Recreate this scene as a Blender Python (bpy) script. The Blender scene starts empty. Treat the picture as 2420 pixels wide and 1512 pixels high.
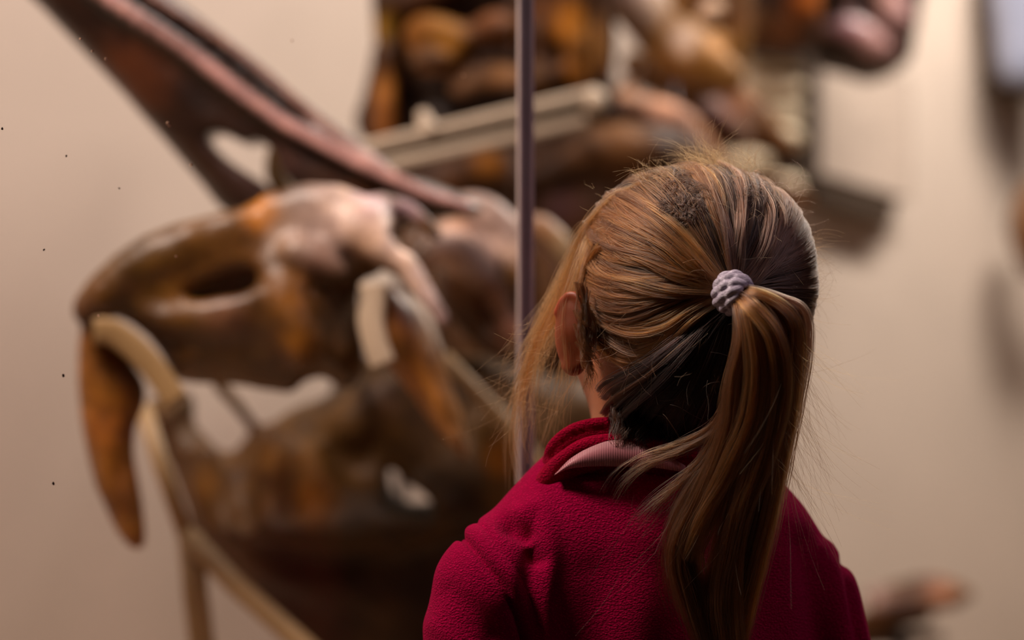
import bpy, math, random
import numpy as np
from mathutils import Vector, Matrix

S = bpy.context.scene
C = S.collection
rng = np.random.default_rng(7)
random.seed(7)
R = math.radians

# ------------------------------------------------------------------ camera, light, exposure
FPX = 2420 * 85 / 36.0
CZ = 1.04
cam_d = bpy.data.cameras.new('camera')
cam = bpy.data.objects.new('camera', cam_d)
C.objects.link(cam)
cam.location = (0, 0, CZ)
cam.rotation_euler = (R(90), 0, 0)
cam_d.lens = 85
cam_d.sensor_width = 36
cam_d.clip_start = 0.05
cam_d.dof.use_dof = True
cam_d.dof.focus_distance = 1.675
cam_d.dof.aperture_fstop = 2.6
S.camera = cam
S.view_settings.view_transform = 'Standard'
S.view_settings.look = 'None'
S.view_settings.gamma = 1
S.view_settings.use_curve_mapping = False
S.view_settings.exposure = 0.0
S.cycles.use_denoising = True
S.cycles.max_bounces = 8
S.cycles.transparent_max_bounces = 16

w = bpy.data.worlds.new('world')
S.world = w
w.use_nodes = True
w.node_tree.nodes['Background'].inputs[0].default_value = (0.55, 0.42, 0.36, 1)
w.node_tree.nodes['Background'].inputs[1].default_value = 0.08


def area(name, loc, target, size, power, col, size_y=None, spread=180):
    d = bpy.data.lights.new(name, 'AREA')
    d.energy = power
    d.color = col
    d.size = size
    if size_y:
        d.shape = 'RECTANGLE'
        d.size_y = size_y
    d.spread = R(spread)
    o = bpy.data.objects.new(name, d)
    C.objects.link(o)
    o.location = loc
    o.rotation_euler = (Vector(target) - Vector(loc)).to_track_quat('-Z', 'Y').to_euler()
    return o


# oblique frame of the glass case: AX runs along the glass, NX points into the case
YA = math.atan(0.94)
AX = np.array([math.cos(YA), math.sin(YA), 0.0])
NX = np.array([-math.sin(YA), math.cos(YA), 0.0])
G0 = np.array([0.0, 2.04, 0.0])
NB = 1.357                                    # back wall distance behind the glass


def on(a, n, z):
    p = G0 + AX * a + NX * n
    return (p[0], p[1], z)


area('case_light', on(-0.45, 0.62, 2.62), on(-0.35, 0.80, 0.9), 0.9, 10, (1.0, 0.87, 0.86), 0.3)
area('case_light', on(0.75, 0.60, 2.62), on(0.75, 0.85, 0.9), 0.9, 12, (1.0, 0.88, 0.83), 0.3)
area('case_light', on(2.1, 0.45, 2.62), on(2.1, 1.25, 0.9), 1.1, 80, (1.0, 0.90, 0.82), 0.3)
area('gallery_light', (-0.95, 1.50, 2.55), (0.05, 1.75, 1.0), 0.40, 58, (1.0, 0.79, 0.68))
area('gallery_light', (1.5, 1.3, 2.30), (0.3, 1.75, 0.9), 0.5, 5.5, (0.98, 0.74, 0.88))


# ------------------------------------------------------------------ helpers
def P(px, py, d):
    return np.array([(px - 1210) / FPX * d, d, CZ - (py - 756) / FPX * d])


def lin(r, g, b):
    f = lambda c: (c / 255) / 12.92 if c <= 10 else (((c / 255) + 0.055) / 1.055) ** 2.4
    return (f(r), f(g), f(b))


def tag(o, label=None, cat=None, group=None, kind=None):
    if label: o['label'] = label
    if cat: o['category'] = cat
    if group: o['group'] = group
    if kind: o['kind'] = kind
    return o


def empty(name, loc, label, cat, group=None):
    o = bpy.data.objects.new(name, None)
    o.empty_display_size = 0.05
    C.objects.link(o)
    o.location = loc
    return tag(o, label, cat, group)


def link_mesh(name, v, f, mat, parent=None, smooth=True, cols=None):
    me = bpy.data.meshes.new(name)
    v = np.asarray(v, dtype=np.float64)
    me.from_pydata(v.tolist() if len(v) < 5000 else v.tolist(), [], f if isinstance(f, list) else f.tolist())
    me.update()
    if smooth:
        me.polygons.foreach_set('use_smooth', np.ones(len(me.polygons), dtype=bool))
    if cols is not None:
        a = me.color_attributes.new('tint', 'FLOAT_COLOR', 'POINT')
        c4 = np.ones((len(v), 4), dtype=np.float32)
        c4[:, :3] = cols
        a.data.foreach_set('color', c4.ravel())
    me.materials.append(mat)
    o = bpy.data.objects.new(name, me)
    C.objects.link(o)
    if parent:
        o.parent = parent
        o.matrix_parent_inverse = Matrix.Translation(-world_loc(parent))
    return o


def world_loc(o):
    # parts keep world coordinates, so only a top-level Empty has an offset
    return Vector(o.location) if o.parent is None else Vector((0, 0, 0))


def rebase(o):
    """put a single mesh object's origin at its own lowest middle point"""
    me = o.data
    co = np.empty(len(me.vertices) * 3)
    me.vertices.foreach_get('co', co)
    co = co.reshape(-1, 3)
    c = np.array([co[:, 0].mean(), co[:, 1].mean(), co[:, 2].min()])
    me.vertices.foreach_set('co', (co - c).ravel())
    me.update()
    o.location = c
    return o


def box_verts(a0, a1, n0, n1, z0, z1):
    return [on(a, n, z) for z in (z0, z1) for n in (n0, n1) for a in (a0, a1)]


BOXF = [(0, 1, 5, 4), (1, 3, 7, 5), (3, 2, 6, 7), (2, 0, 4, 6), (4, 5, 7, 6), (0, 2, 3, 1)]


def obox(name, a0, a1, n0, n1, z0, z1, mat, parent=None):
    return link_mesh(name, box_verts(a0, a1, n0, n1, z0, z1), BOXF, mat, parent, smooth=False)


_K = rng.normal(size=(14, 3))
_K /= np.linalg.norm(_K, axis=1)[:, None]
_PH = rng.uniform(0, 6.28, 14)


def wob(p, freq, seed=0):
    """cheap smooth noise, about -1..1"""
    r = np.zeros(len(p))
    for i in range(14):
        k = _K[(i + seed) % 14] * freq * (0.6 + 0.13 * i)
        r += np.sin(p @ k + _PH[(i * 3 + seed) % 14]) * (1.2 - 0.05 * i)
    return r / 5.0


def catmull(pts, n=6, closed=False):
    p = np.asarray(pts, dtype=float)
    if closed:
        q = np.vstack([p[-1:], p, p[:2]])
    else:
        q = np.vstack([2 * p[0] - p[1], p, 2 * p[-1] - p[-2]])
    out = []
    for i in range(1, len(q) - 2):
        a, b, c, d = q[i - 1], q[i], q[i + 1], q[i + 2]
        for t in np.linspace(0, 1, n, endpoint=False):
            out.append(0.5 * (2 * b + (c - a) * t + (2 * a - 5 * b + 4 * c - d) * t * t + (3 * b - a - 3 * c + d) * t ** 3))
    if not closed:
        out.append(p[-1])
    return np.array(out)


def smin(a, b, k):
    if k <= 0:
        return np.minimum(a, b)
    h = np.maximum(k - np.abs(a - b), 0) / k
    return np.minimum(a, b) - h * h * k * 0.25


class Field:
    """an implicit volume, filled by blended bones, plates and lumps, then meshed (surface nets)"""

    def __init__(s, lo, hi, h):
        s.lo = np.array(lo, dtype=float)
        s.h = h
        s.n = np.ceil((np.array(hi) - s.lo) / h).astype(int) + 1
        s.F = np.full(s.n, 0.5, dtype=np.float32)
        s.ax = [s.lo[i] + h * np.arange(s.n[i]) for i in range(3)]

    def sub(s, lo, hi):
        a = np.clip(np.floor((np.array(lo) - s.lo) / s.h).astype(int), 0, s.n)
        b = np.clip(np.ceil((np.array(hi) - s.lo) / s.h).astype(int) + 1, 0, s.n)
        return tuple(slice(a[i], b[i]) for i in range(3))

    def grid(s, sl):
        x = s.ax[0][sl[0]][:, None, None]
        y = s.ax[1][sl[1]][None, :, None]
        z = s.ax[2][sl[2]][None, None, :]
        return x, y, z

    def put(s, sl, d, k, cut):
        if cut:
            s.F[sl] = -smin(-s.F[sl], d, k)
        else:
            s.F[sl] = smin(s.F[sl], d, k)

    def cone(s, a, b, ra, rb, k=0.0, cut=False, fy=1.0):
        a = np.asarray(a, float); b = np.asarray(b, float)
        m = max(ra, rb) * max(1, fy) + k + 2 * s.h
        sl = s.sub(np.minimum(a, b) - m, np.maximum(a, b) + m)
        x, y, z = s.grid(sl)
        ab = b - a
        L = ab @ ab + 1e-12
        h = np.clip(((x - a[0]) * ab[0] + (y - a[1]) * ab[1] + (z - a[2]) * ab[2]) / L, 0, 1)
        d = np.sqrt((x - a[0] - h * ab[0]) ** 2 + ((y - a[1] - h * ab[1]) / fy) ** 2 + (z - a[2] - h * ab[2]) ** 2) - (ra + (rb - ra) * h)
        s.put(sl, d, k, cut)

    def chain(s, pts, r, k=0.0, cut=False, fy=1.0, sm=4):
        pts = np.asarray(pts, float)
        r = np.full(len(pts), r) if np.isscalar(r) else np.asarray(r, float)
        q = catmull(np.hstack([pts, r[:, None]]), sm) if len(pts) > 2 and sm > 1 else np.hstack([pts, r[:, None]])
        # one distance for the whole chain, so that blending happens once
        m = q[:, 3].max() * max(1, fy) + k + 2 * s.h
        sl = s.sub(q[:, :3].min(0) - m, q[:, :3].max(0) + m)
        x, y, z = s.grid(sl)
        best = np.full(np.broadcast(x, y, z).shape, 0.5, dtype=np.float32)
        for a, b in zip(q[:-1], q[1:]):
            mm = max(a[3], b[3]) * max(1, fy) + k + 2 * s.h
            s2 = s.sub(np.minimum(a, b)[:3] - mm, np.maximum(a, b)[:3] + mm)
            rel = tuple(slice(max(s2[i].start - sl[i].start, 0), max(s2[i].stop - sl[i].start, 0)) for i in range(3))
            X, Y, Z = x[rel[0]], y[:, rel[1]], z[:, :, rel[2]]
            ab = b[:3] - a[:3]
            L = ab @ ab + 1e-12
            h = np.clip(((X - a[0]) * ab[0] + (Y - a[1]) * ab[1] + (Z - a[2]) * ab[2]) / L, 0, 1)
            d = np.sqrt((X - a[0] - h * ab[0]) ** 2 + ((Y - a[1] - h * ab[1]) / fy) ** 2 + (Z - a[2] - h * ab[2]) ** 2) - (a[3] + (b[3] - a[3]) * h)
            best[rel] = np.minimum(best[rel], d)
        s.put(sl, best, k, cut)

    def ell(s, c, r, k=0.0, cut=False, M=None):
        c = np.asarray(c, float); r = np.asarray(r, float)
        m = r.max() + k + 2 * s.h
        sl = s.sub(c - m, c + m)
        x, y, z = s.grid(sl)
        dx, dy, dz = x - c[0], y - c[1], z - c[2]
        if M is not None:      # rows of M: the ellipsoid's axes
            q = [dx * M[i][0] + dy * M[i][1] + dz * M[i][2] for i in range(3)]
        else:
            q = [dx, dy, dz]
        k0 = np.sqrt(sum((q[i] / r[i]) ** 2 for i in range(3)))
        k1 = np.sqrt(sum((q[i] / r[i] ** 2) ** 2 for i in range(3))) + 1e-9
        s.put(sl, k0 * (k0 - 1) / k1, k, cut)

    def plate(s, poly, d, T, rnd, k=0.0, cut=False, bulge=0.0, wide=0.05, tilt=0.0, sm=5):
        """plate with the outline poly (x, z) at depth d, half thickness T, rounded rim, bulging towards its middle"""
        q = catmull(poly, sm, closed=True)
        m = k + 2 * s.h + 0.01
        ymax = T + bulge + abs(tilt) * (q[:, 0].max() - q[:, 0].min())
        sl = s.sub((q[:, 0].min() - m, d - ymax - m, q[:, 1].min() - m), (q[:, 0].max() + m, d + ymax + m, q[:, 1].max() + m))
        X = s.ax[0][sl[0]][:, None]
        Z = s.ax[2][sl[2]][None, :]
        best = np.full(np.broadcast(X, Z).shape, 1e9)
        ins = np.zeros(best.shape, bool)
        for a, b in zip(q, np.roll(q, -1, axis=0)):
            e = b - a
            h = np.clip(((X - a[0]) * e[0] + (Z - a[1]) * e[1]) / (e @ e + 1e-12), 0, 1)
            best = np.minimum(best, (X - a[0] - h * e[0]) ** 2 + (Z - a[1] - h * e[1]) ** 2)
            if abs(e[1]) > 1e-12:
                hit = ((a[1] > Z) != (b[1] > Z)) & (X < e[0] * (Z - a[1]) / e[1] + a[0])
                ins ^= hit
        D = np.sqrt(best)
        D2 = np.where(ins, -D, D)
        TT = T + bulge * np.sqrt(np.clip(np.where(ins, D, 0) / wide, 0, 1))
        xm = 0.5 * (q[:, 0].min() + q[:, 0].max())
        yc = d + tilt * (X - xm) + 0 * Z
        y = s.ax[1][sl[1]][None, :, None]
        q0 = (D2 + rnd)[:, None, :]
        q1 = np.abs(y - yc[:, None, :]) - TT[:, None, :] + rnd
        dd = np.minimum(np.maximum(q0, q1), 0) + np.sqrt(np.maximum(q0, 0) ** 2 + np.maximum(q1, 0) ** 2) - rnd
        s.put(sl, dd, k, cut)

    def mesh(s):
        F = s.F
        F[0], F[-1] = 0.5, 0.5
        F[:, 0], F[:, -1] = 0.5, 0.5
        F[:, :, 0], F[:, :, -1] = 0.5, 0.5
        sg = F < 0
        n = np.array(F.shape) - 1
        act = np.zeros(n, bool)
        cnt = None
        c0 = sg[:-1, :-1, :-1]
        for i in (0, 1):
            for j in (0, 1):
                for k in (0, 1):
                    act |= sg[i:n[0] + i, j:n[1] + j, k:n[2] + k] != c0
        I = np.argwhere(act)
        idx = np.full(n, -1, dtype=np.int64)
        idx[act] = np.arange(len(I))
        acc = np.zeros((len(I), 3)); cn = np.zeros(len(I))
        corners = [(i, j, k) for i in (0, 1) for j in (0, 1) for k in (0, 1)]
        for a in corners:
            for ax in range(3):
                if a[ax] == 1:
                    continue
                b = list(a); b[ax] = 1
                fa = F[I[:, 0] + a[0], I[:, 1] + a[1], I[:, 2] + a[2]]
                fb = F[I[:, 0] + b[0], I[:, 1] + b[1], I[:, 2] + b[2]]
                m = (fa < 0) != (fb < 0)
                t = np.where(m, fa / np.where(m, fa - fb, 1), 0)
                p = np.tile(np.array(a, float), (len(I), 1))
                p[:, ax] += t
                acc[m] += p[m]
                cn[m] += 1
        V = s.lo + s.h * (I + acc / cn[:, None])
        faces = []
        for ax in range(3):
            u, v = [(1, 2), (2, 0), (0, 1)][ax]
            sl0 = [slice(None)] * 3; sl1 = [slice(None)] * 3
            sl0[ax] = slice(0, -1); sl1[ax] = slice(1, None)
            ch = sg[tuple(sl0)] != sg[tuple(sl1)]
            E = np.argwhere(ch)
            E = E[(E[:, u] > 0) & (E[:, v] > 0) & (E[:, u] < F.shape[u] - 1) & (E[:, v] < F.shape[v] - 1)]
            flip = sg[E[:, 0], E[:, 1], E[:, 2]]
            def at(du, dv):
                e = E.copy(); e[:, u] += du; e[:, v] += dv
                return idx[e[:, 0], e[:, 1], e[:, 2]]
            Q = np.stack([at(-1, -1), at(0, -1), at(0, 0), at(-1, 0)], 1)
            Q[~flip] = Q[~flip][:, ::-1]
            faces.append(Q)
        Fc = np.vstack(faces)
        Fc = Fc[(Fc >= 0).all(1)]
        return V, Fc


def relax(V, F, n=1, amt=0.5):
    for _ in range(n):
        acc = np.zeros_like(V); cn = np.zeros(len(V))
        for i in range(4):
            a, b = F[:, i], F[:, (i + 1) % 4]
            np.add.at(acc, a, V[b]); np.add.at(cn, a, 1)
            np.add.at(acc, b, V[a]); np.add.at(cn, b, 1)
        V = V + amt * (acc / np.maximum(cn, 1)[:, None] - V)
    return V


def vnormals(V, F):
    n = np.cross(V[F[:, 2]] - V[F[:, 0]], V[F[:, 3]] - V[F[:, 1]])
    N = np.zeros_like(V)
    for i in range(4):
        np.add.at(N, F[:, i], n)
    return N / (np.linalg.norm(N, axis=1)[:, None] + 1e-12)


def topx(V):
    return np.stack([V[:, 0] / V[:, 1] * FPX + 1210, 756 - (V[:, 2] - CZ) / V[:, 1] * FPX], 1)


def tint_of(V, base, blobs):
    c = np.tile(np.array(base) * np.array([0.50, 0.50, 0.40]), (len(V), 1))
    for (px, py, d, r, col, amt) in blobs:
        p = P(px, py, d)
        rr = r / FPX * d
        q = np.sqrt((V[:, 0] - p[0]) ** 2 + (V[:, 2] - p[2]) ** 2 + 0.3 * (V[:, 1] - p[1]) ** 2) / rr
        q = q + 0.25 * wob(V, 40)
        wt = amt * np.clip(1.25 - q, 0, 1)[:, None]
        c = c * (1 - wt) + np.array(col) * wt
    return c


# ------------------------------------------------------------------ materials
def new_mat(name):
    m = bpy.data.materials.new(name)
    m.use_nodes = True
    nt = m.node_tree
    return m, nt, nt.nodes['Principled BSDF']


def noise_node(nt, scale, detail=4, rough=0.55, vec=None):
    n = nt.nodes.new('ShaderNodeTexNoise')
    n.inputs['Scale'].default_value = scale
    n.inputs['Detail'].default_value = detail
    n.inputs['Roughness'].default_value = rough
    if vec is not None:
        nt.links.new(vec, n.inputs['Vector'])
    return n


def geo_pos(nt):
    return nt.nodes.new('ShaderNodeNewGeometry').outputs['Position']


def ramp(nt, src, stops):
    r = nt.nodes.new('ShaderNodeValToRGB')
    while len(r.color_ramp.elements) < len(stops):
        r.color_ramp.elements.new(0.5)
    for e, (p, c) in zip(r.color_ramp.elements, stops):
        e.position = p
        e.color = (*c, 1)
    nt.links.new(src, r.inputs[0])
    return r.outputs[0]


def mix(nt, a, b, fac, mode='MIX'):
    m = nt.nodes.new('ShaderNodeMix')
    m.data_type = 'RGBA'
    m.blend_type = mode
    for sock, val in ((m.inputs[0], fac), (m.inputs[6], a), (m.inputs[7], b)):
        if hasattr(val, 'links') or hasattr(val, 'is_linked'):
            nt.links.new(val, sock)
        elif isinstance(val, (int, float)):
            sock.default_value = val
        else:
            sock.default_value = (*val, 1)
    return m.outputs[2]


def bump(nt, bsdf, h, strength, dist):
    b = nt.nodes.new('ShaderNodeBump')
    b.inputs['Strength'].default_value = strength
    b.inputs['Distance'].default_value = dist
    nt.links.new(h, b.inputs['Height'])
    nt.links.new(b.outputs[0], bsdf.inputs['Normal'])


def plain(name, col, rough=0.6, var=0.12, scale=30, bmp=0.0, metallic=0.0, coat=0.0):
    m, nt, b = new_mat(name)
    n = noise_node(nt, scale, vec=geo_pos(nt))
    c = ramp(nt, n.outputs[0], [(0.3, tuple(x * (1 - var) for x in col)), (0.7, tuple(min(1, x * (1 + var)) for x in col))])
    nt.links.new(c, b.inputs['Base Color'])
    b.inputs['Roughness'].default_value = rough
    b.inputs['Metallic'].default_value = metallic
    b.inputs['Coat Weight'].default_value = coat
    if bmp:
        bump(nt, b, n.outputs[0], bmp, 0.002)
    return m


def bone_mat(name, rough=0.42, spec=0.4, coat=0.10, scale=16):
    m, nt, b = new_mat(name)
    at = nt.nodes.new('ShaderNodeAttribute')
    at.attribute_name = 'tint'
    pos = geo_pos(nt)
    n1 = noise_node(nt, scale, 5, 0.6, pos)
    n2 = noise_node(nt, scale * 4.5, 4, 0.65, pos)
    f1 = ramp(nt, n1.outputs[0], [(0.30, (0.45, 0.40, 0.38)), (0.52, (1, 1, 1)), (0.74, (1.40, 1.30, 1.0))])
    f2 = ramp(nt, n2.outputs[0], [(0.3, (0.75, 0.72, 0.7)), (0.7, (1.2, 1.15, 1.05))])
    c = mix(nt, at.outputs['Color'], f1, 1.0, 'MULTIPLY')
    c = mix(nt, c, f2, 1.0, 'MULTIPLY')
    nt.links.new(c, b.inputs['Base Color'])
    b.inputs['Roughness'].default_value = rough
    b.inputs['Specular IOR Level'].default_value = spec
    b.inputs['Coat Weight'].default_value = coat
    b.inputs['Coat Roughness'].default_value = 0.25
    bump(nt, b, n2.outputs[0], 0.5, 0.004)
    return m


M_bone = bone_mat('fossil_bone')
M_matte = bone_mat('fossil_bone_matte', rough=0.55, coat=0.02, spec=0.2)
M_gloss = bone_mat('varnished_fossil_bone', rough=0.34, coat=0.55, spec=0.5)
M_wall = plain('painted_case_wall', lin(194, 177, 163), 0.85, 0.05, 3)
M_deck = plain('case_deck_paint', lin(150, 125, 100), 0.8, 0.06, 5)
M_room = plain('gallery_wall_paint', lin(80, 62, 56), 0.9, 0.05, 4)
M_floor = plain('dark_stone_floor', lin(52, 44, 42), 0.5, 0.2, 12)
M_ceil = plain('ceiling_paint', lin(70, 60, 56), 0.9, 0.05, 4)
M_tan = plain('tan_painted_steel', lin(158, 128, 86), 0.5, 0.10, 14)
M_strap = plain('buff_painted_steel', lin(156, 134, 98), 0.6, 0.10, 14)
M_tanlight = plain('pale_painted_steel', lin(186, 166, 142), 0.5, 0.08, 14)
M_olive = plain('olive_painted_steel', lin(96, 84, 56), 0.6, 0.1, 14)
M_steel = plain('dark_steel', lin(70, 64, 66), 0.4, 0.1, 30, metallic=0.8)
M_cream = plain('cream_plaster', lin(205, 188, 160), 0.8, 0.14, 18, 0.3)
M_shadebrown = plain('shade_brown_paint', lin(62, 46, 32), 0.8, 0.15, 20)  # dark brown standing for shade at the panel and plaque edges
M_panelface = plain('panel_face_paint', lin(182, 164, 150), 0.75, 0.12, 9)
M_bluegrey = plain('pale_blue_grey_glaze', lin(134, 138, 156), 0.25, 0.10, 8, coat=0.6)
M_lampbody = plain('black_lamp_housing', lin(25, 24, 24), 0.5, 0.1, 10)


def glass_mat():
    m = bpy.data.materials.new('clear_case_glass')
    m.use_nodes = True
    nt = m.node_tree
    nt.nodes.clear()
    out = nt.nodes.new('ShaderNodeOutputMaterial')
    tr = nt.nodes.new('ShaderNodeBsdfTransparent')
    tr.inputs[0].default_value = (0.97, 0.97, 0.96, 1)
    gl = nt.nodes.new('ShaderNodeBsdfGlossy')
    gl.inputs['Roughness'].default_value = 0.02
    ge = nt.nodes.new('ShaderNodeNewGeometry')
    dt = nt.nodes.new('ShaderNodeVectorMath'); dt.operation = 'DOT_PRODUCT'
    nt.links.new(ge.outputs['Incoming'], dt.inputs[0]); nt.links.new(ge.outputs['Normal'], dt.inputs[1])

    def mth(op, a, b):
        n = nt.nodes.new('ShaderNodeMath'); n.operation = op
        nt.links.new(a, n.inputs[0]) if not isinstance(a, float) else setattr(n.inputs[0], 'default_value', a)
        n.inputs[1].default_value = b if isinstance(b, float) else 0
        if not isinstance(b, float): nt.links.new(b, n.inputs[1])
        return n.outputs[0]
    ab = mth('ABSOLUTE', dt.outputs['Value'], 0.0)
    fr = mth('MULTIPLY_ADD', mth('POWER', mth('SUBTRACT', 1.0, ab), 5.0), 0.7)
    fr.node.inputs[2].default_value = 0.012
    mx = nt.nodes.new('ShaderNodeMixShader')
    nt.links.new(fr, mx.inputs[0])
    nt.links.new(tr.outputs[0], mx.inputs[1])
    nt.links.new(gl.outputs[0], mx.inputs[2])
    nt.links.new(mx.outputs[0], out.inputs[0])
    return m


M_glass = glass_mat()
M_seal = plain('grey_silicone_seal', lin(62, 56, 60), 0.45, 0.1, 60)
M_edge = plain('polished_glass_edge', lin(190, 174, 170), 0.45, 0.08, 40, coat=0.2)
M_dust = plain('pale_dust', lin(200, 160, 130), 0.9, 0.1, 60)
M_dustdark = plain('dark_dust', lin(60, 40, 30), 0.9, 0.1, 60)

# ------------------------------------------------------------------ setting
obox('floor', -4.2, 5.2, -4.4, 1.5, -0.1, 0.0, M_floor)['kind'] = 'structure'
obox('ceiling', -4.2, 5.2, -4.4, 1.5, 2.75, 2.85, M_ceil)['kind'] = 'structure'
obox('wall_back', -4.2, 5.2, NB, NB + 0.1, 0.0, 2.75, M_wall)['kind'] = 'structure'
obox('wall_front', -4.2, 5.2, -4.4, -4.3, 0.0, 2.75, M_room)['kind'] = 'structure'
obox('wall_left', -4.2, -4.1, -4.3, NB, 0.0, 2.75, M_room)['kind'] = 'structure'
obox('wall_right', 5.1, 5.2, -4.3, NB, 0.0, 2.75, M_room)['kind'] = 'structure'

case = empty('display_case', on(0.5, 0.6, 0), 'tall glass museum case holding the brown fossils in front of the girl', 'display case')
obox('plinth', -3.0, 4.0, 0.0, NB - 0.004, 0.0, 0.34, M_deck, case)
obox('header', -3.0, 4.0, -0.03, 0.03, 2.45, 2.745, M_room, case)
JA = 0.0135                                    # where the two panes meet, along the glass
# the joint stands where the photograph shows it
ray = np.array([(1243 - 1210) / FPX, 1.0, 0])
tj = (G0 @ NX) / (ray @ NX)
JA = float((ray * tj - G0) @ AX) - 0.0045
g1 = obox('glass_pane', -3.0, JA - 0.0065, -0.005, 0.005, 0.34, 2.45, M_glass, case)
g2 = obox('glass_pane', JA + 0.0065, 4.0, -0.005, 0.005, 0.34, 2.45, M_glass, case)
obox('pane_edge', JA - 0.0085, JA - 0.0024, -0.0056, -0.0026, 0.34, 2.45, M_edge, case)
obox('pane_edge', JA + 0.0024, JA + 0.0085, -0.0056, -0.0026, 0.34, 2.45, M_edge, case)
tag(obox('joint_seal', JA - 0.0024, JA + 0.0024, -0.0045, -0.001, 0.34, 2.45, M_seal, case), 'dark grey seal between the two panes')


def dust(spots, mat, name):
    v, f = [], []
    for (px, py, r) in spots:
        ray = np.array([(px - 1210) / FPX, 1.0, -(py - 756) / FPX])
        t = (G0 @ NX + -0.0062) / (ray @ NX)
        c = ray * t + np.array([0, 0, CZ])
        rr = r / FPX * t
        b = len(v)
        for sgn in (-1, 1):
            for i in range(6):
                a = i * math.pi / 3 + px
                k = rr * random.uniform(0.6, 1.3)
                v.append(c + AX * math.cos(a) * k * 0.7 + np.array([0, 0, 1]) * math.sin(a) * k + NX * sgn * 0.0006)
        f += [tuple(b + i for i in range(6)), tuple(b + 11 - i for i in range(6))]
        f += [(b + i, b + (i + 1) % 6, b + 6 + (i + 1) % 6, b + 6 + i) for i in range(6)]
    o = link_mesh(name, v, f, mat, case, smooth=False)
    tag(o, kind='stuff')


dust([(218, 121, 4), (250, 139, 4), (190, 92, 3), (396, 291, 4), (400, 297, 3), (451, 390, 3), (416, 606, 3), (233, 746, 3),
      (690, 96, 2.5), (1095, 178, 2.5)], M_dust, 'dust_specks')
dust([(5, 304, 4), (157, 368, 3), (282, 445, 2.5), (150, 887, 4), (126, 1142, 4), (104, 590, 2.5)], M_dustdark, 'dark_dust_specks')

for k, (a, n) in enumerate(((-0.35, 0.30), (0.75, 0.35), (2.0, 0.40))):
    lf = obox('ceiling_lamp', a - 0.5, a + 0.5, n - 0.19, n + 0.19, 2.66, 2.745, M_lampbody)
    tag(lf, ['black lamp housing at the left of the case top', 'black lamp housing at the middle of the case top', 'black lamp housing at the right of the case top'][k], 'lamp', 'lamps above the case')

# ------------------------------------------------------------------ colours of the fossils
DK = lin(62, 40, 30); MAR = lin(66, 36, 28); OCH = lin(128, 88, 32); ORA = lin(178, 112, 18); TANB = lin(170, 128, 92)
PALE = lin(228, 202, 194); PINK = lin(200, 152, 150); VDK = lin(42, 27, 17); BRN = lin(116, 76, 26); OLV = lin(92, 68, 24)  # PALE: pale bone, also highlights put into the tint


def PX(poly, d):
    return [((x - 1210) / FPX * d, CZ - (y - 756) / FPX * d) for x, y in poly]


def pts(l, d=None):
    return [P(p[0], p[1], p[2] if len(p) > 2 else d) for p in l]


def field_px(x0, x1, y0, y1, d0, d1, h):
    c = [P(x, y, d) for x in (x0, x1) for y in (y0, y1) for d in (d0, d1)]
    return Field(np.min(c, 0), np.max(c, 0), h)


def finish(F, name, mat, base, blobs=(), parent=None, rough=0.003, freq=45, rel=1):
    V, Q = F.mesh()
    V = relax(V, Q, rel)
    N = vnormals(V, Q)
    V = V + N * (rough * (wob(V, freq) * 0.6 + wob(V, freq * 2.7, 5) * 0.4))[:, None]
    return link_mesh(name, V, Q, mat, parent, cols=tint_of(V, base, blobs))


def rod(name, p, r, mat, parent=None, seg=10, sq=1.0):
    """round bar along points"""
    p = np.asarray(p, float)
    r = np.full(len(p), r) if np.isscalar(r) else np.asarray(r)
    v, f = [], []
    up = np.array([0.13, 0.9, 0.21])
    for i, c in enumerate(p):
        t = p[min(i + 1, len(p) - 1)] - p[max(i - 1, 0)]
        t = t / np.linalg.norm(t)
        a = np.cross(t, up); a /= np.linalg.norm(a)
        b = np.cross(t, a)
        for k in range(seg):
            an = 2 * math.pi * k / seg
            v.append(c + r[i] * (math.cos(an) * a + sq * math.sin(an) * b))
    n = len(p)
    for i in range(n - 1):
        for k in range(seg):
            f.append((i * seg + k, i * seg + (k + 1) % seg, (i + 1) * seg + (k + 1) % seg, (i + 1) * seg + k))
    f.append(tuple(range(seg))[::-1])
    f.append(tuple((n - 1) * seg + k for k in range(seg)))
    return link_mesh(name, v, f, mat, parent)


def strap(name, p, wid, th, mat, parent=None):
    """flat bar along points: wide across the view, thin in depth"""
    return rod(name, catmull(p, 6), wid, mat, parent, seg=12, sq=th / wid)


DECK = 0.34


def post(parent, px, py, d, r=0.008, name='support_post'):
    a = P(px, py, d)
    o = rod(name, [(a[0], a[1], DECK), a], r, M_steel, parent)
    return o


def wall_arm(parent, px, py, d, r=0.010):
    a = P(px, py, d)
    n0 = float((a - G0) @ NX)
    return rod('wall_arm', [a, a + NX * (NB - n0 - 0.003)], r, M_steel, parent)


# ---- 1. main skull
d = 2.47
sk = empty('fossil_skull', P(620, 1300, d), 'large ochre-brown fossil skull with a long hooked fang at its left end', 'fossil')
F = field_px(150, 1090, 440, 960, 2.32, 2.62, 0.0042)
B = [(195, 775), (200, 715), (222, 668), (255, 643), (338, 596), (433, 545), (534, 507), (612, 479), (695, 467), (785, 467), (874, 474),
     (925, 488), (935, 530), (920, 590), (900, 645), (858, 660), (846, 700), (852, 770), (862, 830), (858, 875), (836, 915), (800, 915),
     (765, 893), (725, 896), (690, 926), (640, 922), (560, 906), (480, 905), (425, 898), (398, 860), (350, 800), (300, 762), (250, 752), (222, 770), (208, 800)]
F.plate(PX(B, d), d, 0.034, 0.028, bulge=0.045, wide=0.09)
F.chain(pts([(905, 482), (960, 492), (1003, 523), (1034, 556)], 2.45), [0.010, 0.008, 0.007, 0.005], 0.012)
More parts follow.
